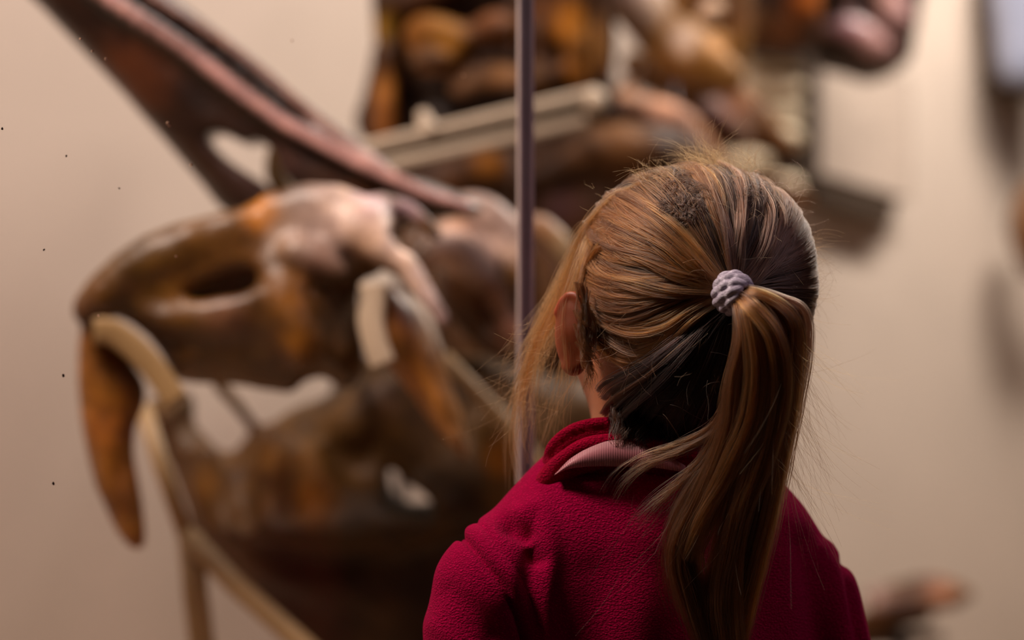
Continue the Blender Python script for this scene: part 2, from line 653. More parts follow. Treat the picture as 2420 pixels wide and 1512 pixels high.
F.chain(pts([(850, 545), (915, 590), (965, 640), (1010, 700), (1040, 745), (1052, 778)], 2.41), [0.018, 0.017, 0.013, 0.0105, 0.0075, 0.003], 0.018)
F.chain(pts([(640, 490), (760, 480), (860, 510), (900, 560)], 2.425), [0.012, 0.018, 0.018, 0.014], 0.03)
F.plate(PX([(455, 700), (480, 672), (540, 648), (595, 634), (628, 650), (618, 688), (560, 708), (490, 716)], d), 2.36, 0.085, 0.015, 0.012, cut=True)
F.chain(pts([(330, 720), (372, 745), (469, 758), (576, 742), (640, 705), (668, 670)], 2.405), [0.006, 0.009, 0.011, 0.010, 0.008, 0.005], 0.02)
F.chain(pts([(712, 548), (775, 585), (850, 628), (905, 660)], 2.385), [0.004, 0.012, 0.012, 0.008], 0.008, cut=True)
F.chain(pts([(700, 590), (760, 618), (810, 650)], 2.40), [0.012, 0.013, 0.009], 0.015)
F.plate(PX([(928, 545), (960, 530), (1000, 552), (985, 590), (960, 598), (935, 575)], d), 2.44, 0.06, 0.008, 0.004, cut=True)
F.chain(pts([(270, 690), (300, 640), (420, 580), (540, 540)], 2.41), [0.012, 0.02, 0.02, 0.016], 0.03)
F.chain(pts([(690, 700), (700, 780), (715, 850)], 2.40), [0.012, 0.02, 0.012], 0.03)
F.chain(pts([(215, 730), (240, 700)], 2.41), [0.018, 0.018], 0.02)
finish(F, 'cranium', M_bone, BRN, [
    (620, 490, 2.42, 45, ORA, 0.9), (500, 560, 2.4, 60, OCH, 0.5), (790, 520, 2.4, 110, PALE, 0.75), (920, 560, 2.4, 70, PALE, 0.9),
    (1000, 690, 2.4, 60, PALE, 0.9), (945, 605, 2.4, 34, lin(228, 205, 208), 0.95), (975, 645, 2.4, 32, lin(228, 205, 208), 0.95), (1012, 700, 2.4, 30, lin(228, 205, 208), 0.95), (1040, 748, 2.4, 26, lin(220, 190, 190), 0.9), (880, 480, 2.42, 50, lin(215, 185, 195), 0.8), (960, 500, 2.45, 45, lin(205, 175, 190), 0.85), (350, 640, 2.42, 90, OLV, 0.5), (210, 740, 2.42, 50, lin(60, 34, 34), 0.9),  # pale and lilac-white blobs paint highlights of the bar and top
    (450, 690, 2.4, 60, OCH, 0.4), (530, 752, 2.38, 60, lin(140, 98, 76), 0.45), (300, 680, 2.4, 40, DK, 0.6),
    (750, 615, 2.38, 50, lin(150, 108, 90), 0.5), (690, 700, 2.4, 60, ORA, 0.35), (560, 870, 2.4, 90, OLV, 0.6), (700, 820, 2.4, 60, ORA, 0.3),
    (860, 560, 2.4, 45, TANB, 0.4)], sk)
F = field_px(160, 360, 660, 1310, 2.38, 2.56, 0.0042)
T_ = [(200, 700), (188, 780), (180, 850), (183, 920), (189, 995), (213, 1093), (249, 1188), (296, 1270), (326, 1296), (341, 1279), (333, 1212), (318, 1105),
      (322, 1015), (346, 950), (340, 900), (300, 830), (270, 760), (240, 700)]
F.plate(PX(T_, d), d, 0.016, 0.015, bulge=0.018, wide=0.03)
finish(F, 'fang', M_bone, lin(190, 122, 44), [(250, 1000, 2.45, 70, lin(150, 86, 28), 0.7), (215, 860, 2.45, 60, lin(100, 62, 32), 0.6),
                                             (320, 900, 2.45, 60, DK, 0.5), (300, 1220, 2.45, 70, OCH, 0.4), (215, 1130, 2.45, 40, MAR, 0.5), (200, 730, 2.45, 60, DK, 0.8)], sk)
F = field_px(870, 1150, 650, 1110, 2.36, 2.6, 0.0045)
F.plate(PX([(900, 690), (930, 672), (985, 730), (1025, 800), (1062, 900), (1095, 1000), (1112, 1078), (1098, 1084), (1055, 1045), (993, 960), (925, 875), (905, 850), (898, 790)], 2.48), 2.48, 0.02, 0.018, bulge=0.02, wide=0.05)
finish(F, 'cheek_bone', M_bone, lin(205, 138, 72), [(950, 740, 2.45, 70, lin(120, 72, 50), 0.7), (1010, 900, 2.45, 70, ORA, 0.3), (1085, 1050, 2.45, 50, TANB, 0.4), (930, 840, 2.45, 50, OLV, 0.5)], sk)
tag(strap('mounting_strap', pts([(222, 782), (265, 785), (320, 825), (375, 885), (418, 950)], 2.40), 0.0135, 0.003, M_tan, sk), 'tan metal strap behind the fang')
tag(strap('mounting_strap', pts([(880, 668), (880, 710), (876, 760), (888, 815), (905, 862)], 2.41), 0.0135, 0.003, M_tanlight, sk), 'pale strap beside the cheek bone')
rod('support_arm', [P(760, 800, 2.52), P(850, 800, 2.96)], 0.008, M_steel, sk)
post(sk, 850, 790, 2.96)

# ---- 2. long dark horn-like bone above it
d = 2.62
hb = empty('fossil_crest', P(900, 500, 2.6), 'long dark brown fossil crest bone slanting up to the upper left', 'fossil')
F = field_px(-330, 1160, -380, 530, 2.48, 2.78, 0.0055)
Hh = [(-260, -330), (-120, -180), (74, -2), (153, 79), (265, 196), (370, 312), (476, 434), (534, 500), (640, 530), (900, 530), (1060, 515), (1140, 500),
      (1110, 472), (1005, 428), (935, 408), (893, 368), (847, 340), (767, 283), (635, 165), (529, 80), (420, -2), (200, -170), (0, -330)]
F.plate(PX(Hh, d), d, 0.022, 0.018, bulge=0.02, wide=0.05)
F.plate(PX([(492, 325), (529, 316), (582, 340), (619, 336), (656, 366), (674, 413), (725, 466), (690, 480), (655, 458), (598, 418), (535, 375)], d), d, 0.12, 0.01, 0.006, cut=True)
F.chain(pts([(330, -30), (440, 45), (560, 135), (690, 240), (800, 325)], 2.575), [0.012, 0.012, 0.011, 0.009, 0.005], 0.012, cut=True)
F.chain(pts([(60, -160), (262, 0), (413, 98), (529, 187), (661, 283), (767, 342), (873, 394), (1005, 457), (1115, 489)], 2.568), [0.011, 0.012, 0.012, 0.011, 0.011, 0.0105, 0.010, 0.008, 0.006], 0.010)
F.chain(pts([(180, -150), (360, -8), (500, 80), (620, 170), (741, 275), (835, 350), (900, 395)], 2.578), [0.006, 0.007, 0.007, 0.007, 0.008, 0.010, 0.010], 0.008)
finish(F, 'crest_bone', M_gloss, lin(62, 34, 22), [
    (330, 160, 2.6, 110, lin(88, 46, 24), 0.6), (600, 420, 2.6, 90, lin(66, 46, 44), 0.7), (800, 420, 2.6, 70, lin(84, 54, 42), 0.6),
    (870, 440, 2.6, 50, lin(110, 66, 36), 0.5), (700, 380, 2.6, 60, lin(70, 44, 40), 0.6)] + [  # ridge blobs: own pink plus highlight painted into the tint
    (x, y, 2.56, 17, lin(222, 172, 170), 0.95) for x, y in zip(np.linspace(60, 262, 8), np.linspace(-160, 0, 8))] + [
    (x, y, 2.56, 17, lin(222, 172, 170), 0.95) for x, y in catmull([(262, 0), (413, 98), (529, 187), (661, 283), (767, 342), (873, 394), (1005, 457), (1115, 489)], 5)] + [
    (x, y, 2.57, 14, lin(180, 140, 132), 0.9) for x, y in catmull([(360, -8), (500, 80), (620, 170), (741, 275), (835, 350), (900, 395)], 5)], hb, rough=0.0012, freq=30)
rod('support_arm', [P(800, 500, 2.63), P(800, 500, 2.93)], 0.008, M_steel, hb)
post(hb, 800, 495, 2.93)
F = field_px(560, 730, 330, 500, 2.66, 2.78, 0.006)
F.chain(pts([(650, 360), (655, 420), (700, 480)], 2.72), [0.010, 0.014, 0.012])
o = finish(F, 'inner_bone', M_matte, lin(160, 120, 60), [], hb)

# ---- 3. second skull behind, arches
s2 = empty('fossil_skull', P(1120, 900, 2.8), 'pale arched fossil skull just left of the glass joint, behind the hooked skull', 'fossil')
F = field_px(930, 1440, 440, 960, 2.62, 3.0, 0.006)
F.plate(PX([(960, 545), (1100, 490), (1200, 520), (1290, 555), (1350, 620), (1400, 700), (1400, 930), (1100, 930), (1040, 820), (1000, 700), (950, 600)], 2.95), 2.95, 0.028, 0.025)
F.chain([P(1120, 600, 2.74), P(1130, 640, 2.94)], 0.04, 0.01)
F.chain(pts([(1010, 552), (1060, 512), (1130, 500), (1188, 540), (1222, 600), (1240, 690)], 2.72), [0.012, 0.020, 0.022, 0.021, 0.017, 0.014], 0.006)
F.chain(pts([(1000, 612), (1040, 583), (1090, 580), (1128, 625), (1170, 690), (1205, 755), (1230, 800)], 2.70), [0.016, 0.018, 0.019, 0.016, 0.013, 0.012, 0.008], 0.008)
F.chain(pts([(1060, 640), (1110, 700), (1160, 790)], 2.76), [0.018, 0.034, 0.024], 0.01)
F.chain(pts([(1225, 515), (1280, 540), (1330, 590), (1370, 660)], 2.74), [0.008, 0.013, 0.013, 0.010], 0.006)
F.chain(pts([(1225, 760), (1190, 800), (1240, 830)], 2.74), [0.02, 0.025, 0.02], 0.01)
finish(F, 'arched_cranium', M_bone, lin(120, 80, 50), [
    (1130, 510, 2.72, 70, PALE, 0.85), (1195, 570, 2.72, 60, PALE, 0.9), (1060, 585, 2.7, 60, PALE, 0.9), (1130, 630, 2.7, 50, PALE, 0.7),  # pale blobs put the highlights of the arches into the tint
    (1080, 545, 2.72, 40, lin(180, 125, 85), 0.8), (1170, 690, 2.7, 40, lin(175, 128, 98), 0.8), (1215, 775, 2.7, 40, lin(196, 150, 135), 0.9), (1110, 700, 2.76, 50, lin(110, 74, 38), 0.8),
    (1215, 640, 2.72, 30, OCH, 0.8), (1290, 545, 2.74, 50, TANB, 0.7), (1350, 570, 2.74, 50, lin(180, 155, 120), 0.8), (1290, 640, 2.84, 60, lin(60, 40, 40), 0.8),
    (1080, 860, 2.84, 80, VDK, 0.8), (1180, 850, 2.74, 50, lin(90, 62, 52), 0.7)], s2)
rod('support_arm', [P(1180, 780, 2.95), P(1180, 780, 3.02)], 0.008, M_steel, s2)
post(s2, 1180, 775, 3.02)

# ---- 4. lower dark mass: jaw bones under the skull
d = 2.80
jw = empty('fossil_jaw', P(800, 1600, d), 'massive dark brown fossil jaw and plates below the hooked skull', 'fossil')
F = field_px(320, 1480, 840, 1780, 2.58, 2.98, 0.0065)
J = [(352, 958), (400, 940), (452, 932), (456, 1000), (480, 1032), (512, 1064), (545, 1073), (576, 1046), (602, 1004), (645, 998), (690, 968), (745, 945), (790, 918),
     (815, 905), (850, 850), (940, 815), (1060, 820), (1180, 845), (1290, 880), (1420, 940), (1450, 1300), (1430, 1600), (1250, 1740), (900, 1720), (760, 1600),
     (650, 1470), (560, 1375), (470, 1275), (440, 1185), (400, 1078)]
F.plate(PX(J, d), d, 0.035, 0.03, bulge=0.06, wide=0.12)
F.chain(pts([(512, 900), (550, 945), (600, 1005)], 2.76), 0.0085, 0.01)
F.chain(pts([(560, 1250), (700, 1290), (900, 1270), (1100, 1180)], 2.70), [0.02, 0.045, 0.05, 0.03], 0.05)
F.chain(pts([(640, 1020), (650, 1100), (630, 1200)], 2.71), [0.012, 0.022, 0.018], 0.03)
F.chain(pts([(720, 1080), (740, 1160), (700, 1230)], 2.70), [0.02, 0.025, 0.015], 0.03)
F.chain(pts([(480, 1080), (495, 1160), (520, 1230)], 2.73), [0.018, 0.022, 0.018], 0.02)
F.chain(pts([(830, 1000), (900, 960), (950, 1050)], 2.72), [0.03, 0.03, 0.02], 0.03)
F.chain(pts([(600, 1330), (900, 1350), (1150, 1290)], 2.68), [0.02, 0.025, 0.02], 0.03, cut=True)
F.chain(pts([(690, 1050), (690, 1200)], 2.68), 0.012, 0.02, cut=True)
F.chain(pts([(590, 1080), (575, 1220)], 2.69), 0.015, 0.02, cut=True)
F.chain(pts([(1180, 1000), (1190, 1120), (1180, 1220)], 2.70), [0.02, 0.026, 0.02], 0.02)
F.plate(PX([(914, 1106), (938, 1098), (966, 1124), (1020, 1162), (1032, 1196), (980, 1198), (928, 1180)], d), d, 0.24, 0.006, 0.004, cut=True)
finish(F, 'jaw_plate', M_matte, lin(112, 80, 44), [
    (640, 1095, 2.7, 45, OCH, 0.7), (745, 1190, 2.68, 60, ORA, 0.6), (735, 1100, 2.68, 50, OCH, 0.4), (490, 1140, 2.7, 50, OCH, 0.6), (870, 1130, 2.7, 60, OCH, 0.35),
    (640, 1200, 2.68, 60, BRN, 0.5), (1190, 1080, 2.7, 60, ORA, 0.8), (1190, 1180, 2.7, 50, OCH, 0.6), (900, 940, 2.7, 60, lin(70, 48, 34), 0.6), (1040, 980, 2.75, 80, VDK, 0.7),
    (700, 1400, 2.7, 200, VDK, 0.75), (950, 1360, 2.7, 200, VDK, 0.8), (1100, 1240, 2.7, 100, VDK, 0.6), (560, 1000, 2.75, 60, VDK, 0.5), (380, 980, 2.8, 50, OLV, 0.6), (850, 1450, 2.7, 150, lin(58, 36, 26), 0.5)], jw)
post(jw, 900, 1650, 2.8, 0.014)
post(jw, 1250, 1650, 2.8, 0.014)

# ---- tan support rods, each its own stand
st = empty('mount_stand', P(450, 1650, 2.6), 'tan forked metal stand under the fossils at the lower left', 'stand')
q0 = P(438, 1262, 2.60)
rod('upper_rod', [P(338, 960, 2.62), P(385, 1110, 2.61), q0], 0.0095, M_tan, st)
rod('slanting_rod', [q0, P(560, 1385, 2.58), P(724, 1530, 2.56), P(900, 1690, 2.54)], 0.0115, M_tan, st)
a = P(478, 1530, 2.60)
rod('upright_rod', [q0 + [0.004, 0.01, 0.0], P(462, 1400, 2.60), a, (a[0] + 0.02, a[1], DECK)], 0.0145, M_tan, st)
b = P(900, 1690, 2.54)
rod('foot_rod', [b, (b[0] + 0.02, b[1], DECK)], 0.0115, M_tan, st)
st = empty('mount_stand', P(1290, 1120, 2.64), 'thin tan metal rod slanting down behind the loose hair at the face', 'stand')
rod('slanting_rod', [P(1050, 838, 2.62), P(1130, 925, 2.62), P(1215, 1015, 2.62), P(1290, 1120, 2.62), P(1420, 1300, 2.62)], [0.006, 0.007, 0.0075, 0.0075, 0.0075], M_tan, st)
b = P(1420, 1300, 2.62)
rod('foot_rod', [b, (b[0], b[1], DECK)], 0.0075, M_tan, st)

# ---- double rail
d = 3.02
rl = empty('mount_rail', P(1100, 330, d), 'pale double metal rail slanting across behind the glass joint', 'rail')


def bar(name, p, hw, hd, mat, parent):
    p0, p1 = np.array(p[0]), np.array(p[1])
    t = (p1 - p0) / np.linalg.norm(p1 - p0)
    a = np.array([0, 1.0, 0])
    b = np.cross(t, a); b /= np.linalg.norm(b)
    v = []
    for c in (p0, p1):
        for (i, j) in ((-1, -0.6), (-0.6, -1), (0.6, -1), (1, -0.6), (1, 0.6), (0.6, 1), (-0.6, 1), (-1, 0.6)):
            v.append(c + b * i * hw + a * j * hd)
    f = [(k, (k + 1) % 8, 8 + (k + 1) % 8, 8 + k) for k in range(8)] + [tuple(range(7, -1, -1)), tuple(range(8, 16))]
    return link_mesh(name, v, f, mat, parent, smooth=False)


bar('rail_bar', [P(790, 366, 2.94), P(1398, 222, 3.10)], 0.0074, 0.011, M_tanlight, rl)
bar('rail_bar', [P(830, 410, 2.94), P(1385, 284, 3.10)], 0.0070, 0.011, M_tanlight, rl)
bar('rail_web', [P(810, 388, 2.955), P(1390, 254, 3.115)], 0.010, 0.004, M_olive, rl)
rod('rail_lug', [P(1018, 320, 3.0), P(1006, 290, 3.0), P(996, 262, 3.0)], [0.016, 0.010, 0.006], M_tanlight, rl)
rod('end_clamp', [P(1385, 225, 3.10), P(1410, 245, 3.10), P(1425, 262, 3.1)], [0.016, 0.018, 0.008], M_tanlight, rl)
rod('support_arm', [P(1330, 255, 3.11), P(1330, 255, 3.45)], 0.008, M_steel, rl)
post(rl, 1330, 250, 3.46)

# ---- 5. upper centre skeleton
d = 3.30
cs = empty('fossil_vertebrae', P(1150, 560, d), 'ochre and dark brown fossil backbone with columns above the double rail', 'fossil')
F = field_px(840, 1500, -180, 360, 3.12, 3.5, 0.008)
F.plate(PX([(884, -150), (886, 0), (898, 90), (878, 160), (884, 345), (1420, 345), (1448, 180), (1452, 0), (1450, -150)], 3.40), 3.40, 0.03, 0.02)
F.chain(pts([(905, -120), (903, 0), (910, 90)], 3.32), [0.016, 0.014, 0.013], 0.008)
F.chain(pts([(910, 130), (912, 220), (905, 330)], 3.31), [0.018, 0.017, 0.016], 0.008)
F.chain(pts([(960, 0), (1040, -30), (1100, -60)], 3.33), [0.03, 0.03, 0.03], 0.02)
F.ell(P(1025, 80, 3.27), (0.040, 0.05, 0.028), 0.02)
F.ell(P(1075, 105, 3.28), (0.035, 0.05, 0.026), 0.02)
F.ell(P(1030, 145, 3.26), (0.036, 0.05, 0.016), 0.02)
F.ell(P(1175, 70, 3.27), (0.034, 0.05, 0.028), 0.02)
F.chain(pts([(1085, 210), (1130, 180), (1200, 180), (1260, 190), (1320, 170)], 3.27), [0.014, 0.020, 0.018, 0.018, 0.014], 0.015)
F.chain(pts([(1280, -60), (1280, 60), (1270, 150), (1290, 250)], 3.30), [0.03, 0.026, 0.022, 0.02], 0.02)
F.chain(pts([(1352, -100), (1350, 60), (1362, 190)], 3.28), [0.020, 0.019, 0.015], 0.01)
F.chain(pts([(1420, -100), (1415, 60), (1415, 180)], 3.30), [0.014, 0.013, 0.012], 0.008)
F.ell(P(1000, 240, 3.34), (0.05, 0.04, 0.02), 0.01, cut=True)
F.ell(P(1110, 12, 3.30), (0.03, 0.05, 0.014), 0.01, cut=True)
finish(F, 'vertebra_block', M_matte, lin(84, 50, 26), [
    (903, 60, 3.3, 45, lin(150, 112, 26), 0.8), (910, 210, 3.3, 50, lin(165, 108, 44), 0.8), (905, 290, 3.3, 50, lin(135, 80, 22), 0.8), (990, 90, 3.27, 50, ORA, 0.9), (1050, 105, 3.27, 60, lin(172, 116, 34), 0.9),
    (1010, 150, 3.26, 45, TANB, 0.9), (1170, 60, 3.27, 60, lin(140, 88, 52), 0.8), (1210, 80, 3.27, 40, ORA, 0.6), (1100, 195, 3.27, 40, TANB, 0.7), (1190, 185, 3.27, 50, TANB, 0.7),
    (1010, 240, 3.4, 90, VDK, 1.0), (1180, 260, 3.4, 90, VDK, 0.9), (1110, 5, 3.35, 45, VDK, 1.0), (1180, 130, 3.35, 40, VDK, 0.8), (1350, 60, 3.28, 60, ORA, 0.9), (1370, 160, 3.28, 45, ORA, 0.6),
    (1415, 90, 3.3, 60, lin(165, 115, 52), 0.8), (1310, 110, 3.38, 30, VDK, 0.6), (1270, 190, 3.3, 40, OCH, 0.7), (1455, 120, 3.4, 30, VDK, 0.8), (1280, 30, 3.3, 50, lin(120, 72, 34), 0.6)], cs, rough=0.005, freq=35)
post(cs, 950, 330, 3.42)
F = field_px(840, 1720, 300, 640, 3.2, 3.48, 0.008)
F.plate(PX([(880, 360), (1000, 330), (1400, 290), (1500, 270), (1620, 310), (1690, 380), (1700, 560), (1500, 620), (1000, 600), (880, 520)], 3.38), 3.38, 0.03, 0.02, bulge=0.03, wide=0.08)
F.chain(pts([(940, 470), (1050, 420), (1150, 400), (1230, 430)], 3.31), [0.02, 0.03, 0.028, 0.02], 0.02)
F.chain(pts([(1300, 400), (1420, 350), (1540, 360)], 3.31), [0.02, 0.03, 0.025], 0.02)
lower = finish(F, 'rib_plate', M_matte, lin(86, 54, 34), [(1150, 385, 3.3, 45, ORA, 0.6), (980, 400, 3.3, 60, VDK, 0.5), (1060, 450, 3.3, 60, lin(120, 80, 52), 0.5), (1300, 400, 3.3, 50, VDK, 0.4), (1450, 340, 3.3, 90, lin(120, 82, 46), 0.7),
    (1330, 490, 3.3, 50, lin(76, 52, 58), 0.8), (1200, 480, 3.3, 60, VDK, 0.6)], cs, rough=0.005, freq=35)

# ---- 6. pale limb bone, arc bone and orange bone
lb = empty('fossil_limb', P(1560, 500, 3.5), 'pale knobbly fossil limb bone right of the backbone columns', 'fossil')
F = field_px(1400, 1800, -150, 260, 3.38, 3.68, 0.008)
F.chain(pts([(1430, -110), (1480, -20), (1530, 40), (1570, 110), (1580, 160)], 3.52), [0.040, 0.040, 0.038, 0.032, 0.022], 0.01)
F.chain(pts([(1560, 60), (1610, 100), (1660, 150), (1720, 180)], 3.50), [0.020, 0.036, 0.036, 0.026], 0.02)
F.chain(pts([(1500, 150), (1560, 175), (1640, 195), (1710, 150), (1730, 60), (1725, -80)], 3.60), [0.02, 0.03, 0.03, 0.03, 0.03, 0.03], 0.02)
F.chain(pts([(1640, -80), (1650, 0), (1660, 90)], 3.62), [0.03, 0.03, 0.03], 0.02)
F.chain(pts([(1610, 110), (1650, 60), (1685, 22)], 3.56), [0.016, 0.011, 0.019], 0.008)
F.chain(pts([(1590, -60), (1600, 20), (1620, 90)], 3.56), [0.012, 0.010, 0.012], 0.01)
F.chain(pts([(1680, 150), (1700, 90)], 3.5), [0.018, 0.014], 0.01)
finish(F, 'limb_bone', M_matte, lin(175, 126, 72), [(1480, -40, 3.5, 70, PALE, 0.9), (1520, 30, 3.5, 50, lin(215, 185, 165), 0.9), (1565, 130, 3.5, 45, lin(190, 145, 80), 0.8), (1610, 100, 3.48, 35, lin(225, 200, 185), 1.0),
    (1685, 22, 3.54, 40, lin(225, 200, 180), 1.0), (1690, 120, 3.5, 50, lin(175, 120, 50), 0.8), (1660, 170, 3.5, 40, OCH, 0.7), (1730, 40, 3.6, 60, lin(90, 54, 32), 0.95), (1655, -20, 3.62, 60, lin(110, 70, 36), 0.9), (1730, -60, 3.6, 60, DK, 0.9), (1520, 165, 3.6, 40, lin(90, 60, 30), 0.8)], lb)
post(lb, 1590, 170, 3.56)
ab = empty('fossil_rib', P(1600, 480, 3.42), 'pinkish tan curved fossil rib ending at the rail clamp above the head', 'fossil')
F = field_px(1400, 1760, 150, 480, 3.32, 3.56, 0.0075)
F.chain(pts([(1510, 165), (1480, 215), (1470, 255)], 3.44), [0.010, 0.014, 0.024], 0.01)
F.chain(pts([(1450, 245), (1510, 262), (1580, 275), (1640, 320), (1690, 390), (1720, 450)], 3.43), [0.020, 0.024, 0.024, 0.020, 0.018, 0.014], 0.01)
finish(F, 'rib_bone', M_matte, lin(170, 118, 84), [(1545, 270, 3.42, 60, lin(215, 165, 140), 0.9), (1600, 290, 3.42, 50, lin(200, 150, 125), 0.8), (1470, 240, 3.42, 35, lin(205, 155, 125), 0.8), (1660, 350, 3.42, 50, lin(180, 128, 96), 0.8)], ab)
post(ab, 1640, 330, 3.44)
ob = empty('fossil_limb', P(1760, 480, 3.72), 'orange-brown tapering fossil limb bone with a dark maroon underside, above the hair', 'fossil')
F = field_px(1500, 1930, 90, 500, 3.56, 3.9, 0.008)
F.chain(pts([(1560, 150), (1640, 190), (1720, 250), (1800, 310), (1868, 352)], 3.72), [0.034, 0.042, 0.038, 0.030, 0.013], 0.01)
F.chain(pts([(1600, 230), (1680, 290), (1760, 330)], 3.68), [0.028, 0.032, 0.018], 0.015)
F.chain(pts([(1790, 420), (1850, 450), (1900, 480)], 3.78), [0.010, 0.020, 0.014], 0.01)
finish(F, 'limb_bone', M_matte, lin(135, 84, 36), [(1600, 220, 3.68, 70, lin(78, 36, 30), 0.9), (1690, 270, 3.68, 70, lin(84, 36, 34), 0.95), (1740, 250, 3.7, 50, lin(165, 100, 48), 0.7), (1820, 320, 3.7, 40, lin(120, 78, 34), 0.8), (1620, 150, 3.7, 40, OCH, 0.5), (1760, 330, 3.7, 40, MAR, 0.7)], ob)
post(ob, 1700, 290, 3.74)

# ---- 7. cream plaster cast lumps
cc = empty('plaster_cast', P(1800, 560, 4.1), 'stepped cream plaster cast of backbone pieces left of the small wall panel', 'fossil cast')
for i, (x0, y0, x1, y1, r) in enumerate(((1725, 150, 1880, 158, 22), (1735, 205, 1885, 208, 27), (1790, 262, 1885, 268, 24), (1815, 315, 1880, 325, 28), (1715, 372, 1800, 378, 27), (1740, 425, 1875, 440, 26))):
    F = field_px(min(x0, x1) - 50, max(x0, x1) + 50, min(y0, y1) - 50, max(y0, y1) + 50, 4.0, 4.22, 0.009)
    rr = r / FPX * 4.1
    F.chain(pts([(x0, y0), ((x0 + x1) / 2, (y0 + y1) / 2), (x1, y1)], 4.10), [rr * 0.8, rr, rr * 0.9], 0, fy=1.6)
    F.chain(pts([(x0, y0 + 6), (x0 + 20, y0 + 34)], 4.12), [rr * 0.6, rr * 0.4], 0.01)
    finish(F, 'cast_vertebra', M_cream, (1, 1, 1), [], cc, rough=0.006, freq=30)
post(cc, 1800, 440, 4.13, 0.014, 'support_post')
rod('support_beam', [P(1800, 135, 4.14), P(1800, 450, 4.14)], 0.02, M_cream, cc)

# ---- 8. dark bones at the upper right
kb = empty('fossil_skull', P(1800, 300, 4.0), 'dark brown fossil skull piece at the top edge above the cream cast', 'fossil')
F = field_px(1640, 1980, -200, 180, 3.85, 4.2, 0.010)
F.plate(PX([(1700, -150), (1700, 0), (1712, 90), (1760, 126), (1880, 128), (1935, 90), (1935, -150)], 4.05), 4.05, 0.04, 0.03, bulge=0.03, wide=0.08)
F.chain(pts([(1770, -20), (1765, 60), (1740, 100)], 3.98), [0.022, 0.022, 0.014], 0.02)
F.chain(pts([(1905, -120), (1903, -20), (1912, 50)], 3.96), [0.026, 0.026, 0.016], 0.02)
finish(F, 'skull_plate', M_matte, lin(72, 44, 30), [(1770, 70, 3.98, 60, lin(120, 84, 52), 0.7), (1850, 75, 4.0, 50, lin(110, 66, 34), 0.7), (1905, 0, 3.96, 45, lin(185, 100, 18), 0.9), (1720, 20, 4.0, 60, DK, 0.5)], kb)
wall_arm(kb, 1800, 60, 4.06)
pb = empty('fossil_claw', P(2030, 400, 4.1), 'glossy dark fossil claw bones with pinkish sheen at the top right', 'fossil')
F = field_px(1850, 2220, -200, 240, 3.95, 4.3, 0.009)
F.plate(PX([(1890, -150), (2165, -150), (2160, 100), (2125, 165), (2060, 195), (1990, 180), (1925, 150), (1895, 60)], 4.16), 4.16, 0.03, 0.025, bulge=0.02, wide=0.06)
F.chain(pts([(1945, 70), (2000, 62), (2055, 95), (2110, 135)], 4.08), [0.014, 0.024, 0.026, 0.016], 0.008)
F.chain(pts([(2080, -80), (2095, -10), (2125, 50), (2140, 90)], 4.08), [0.026, 0.028, 0.024, 0.014], 0.008)
F.chain(pts([(1960, -80), (2000, -20), (2010, 10)], 4.08), [0.02, 0.018, 0.012], 0.008)
finish(F, 'claw_bone', M_gloss, lin(62, 34, 28), [(2060, 95, 4.05, 60, lin(200, 155, 155), 0.95), (2000, 70, 4.05, 40, lin(180, 130, 145), 0.9), (2110, 20, 4.05, 55, lin(195, 155, 155), 0.9), (2005, 10, 4.05, 30, PINK, 0.6), (1950, 90, 4.08, 35, lin(150, 95, 85), 0.8), (2030, 150, 4.1, 60, lin(78, 44, 36), 0.7)], pb)  # pinkish sheen of the claws is put into the tint
wall_arm(pb, 2040, 60, 4.18)

# ---- 9. wall panel
wp = empty('wall_panel', P(2030, 500, 4.4), 'small beige slab with shade painted dark along its left and bottom edges, hanging on the case wall', 'panel')


def wallpt(px, py, n):
    ray = np.array([(px - 1210) / FPX, 1.0, -(py - 756) / FPX])
    t = (G0 @ NX + n) / (ray @ NX)
    return ray * t + np.array([0, 0, CZ])


def quad_box(name, q, n0, n1, mat, parent, px_shift=None):
    """slab whose face corners are seen at the given places; it goes straight back along the case depth"""
    fr = [wallpt(x, y, n0) for x, y in q]
    bk = [p + NX * (n1 - n0) for p in fr]
    v = fr + bk
    f = [(3, 2, 1, 0), (4, 5, 6, 7), (0, 1, 5, 4), (1, 2, 6, 5), (2, 3, 7, 6), (3, 0, 4, 7)]
    return link_mesh(name, v, f, mat, parent, smooth=False)


fc = [(1936, 160), (2150, 185), (2150, 470), (1936, 408)]
quad_box('face_board', fc, NB - 0.062, NB - 0.050, M_panelface, wp)
quad_box('back_block', [(1933, 158), (2152, 183), (2152, 472), (1933, 411)], NB - 0.0495, NB - 0.002, M_shadebrown, wp)
quad_box('shade_band', [(1925, 412), (2118, 468), (2108, 522), (1925, 470)], NB - 0.055, NB - 0.002, M_shadebrown, wp)  # dark slab added for the shade under the panel
quad_box('shade_strip', [(1886, 110), (1938, 120), (1938, 445), (1886, 428)], NB - 0.066, NB - 0.002, M_shadebrown, wp)  # dark strip added for the shade down the panel's left side

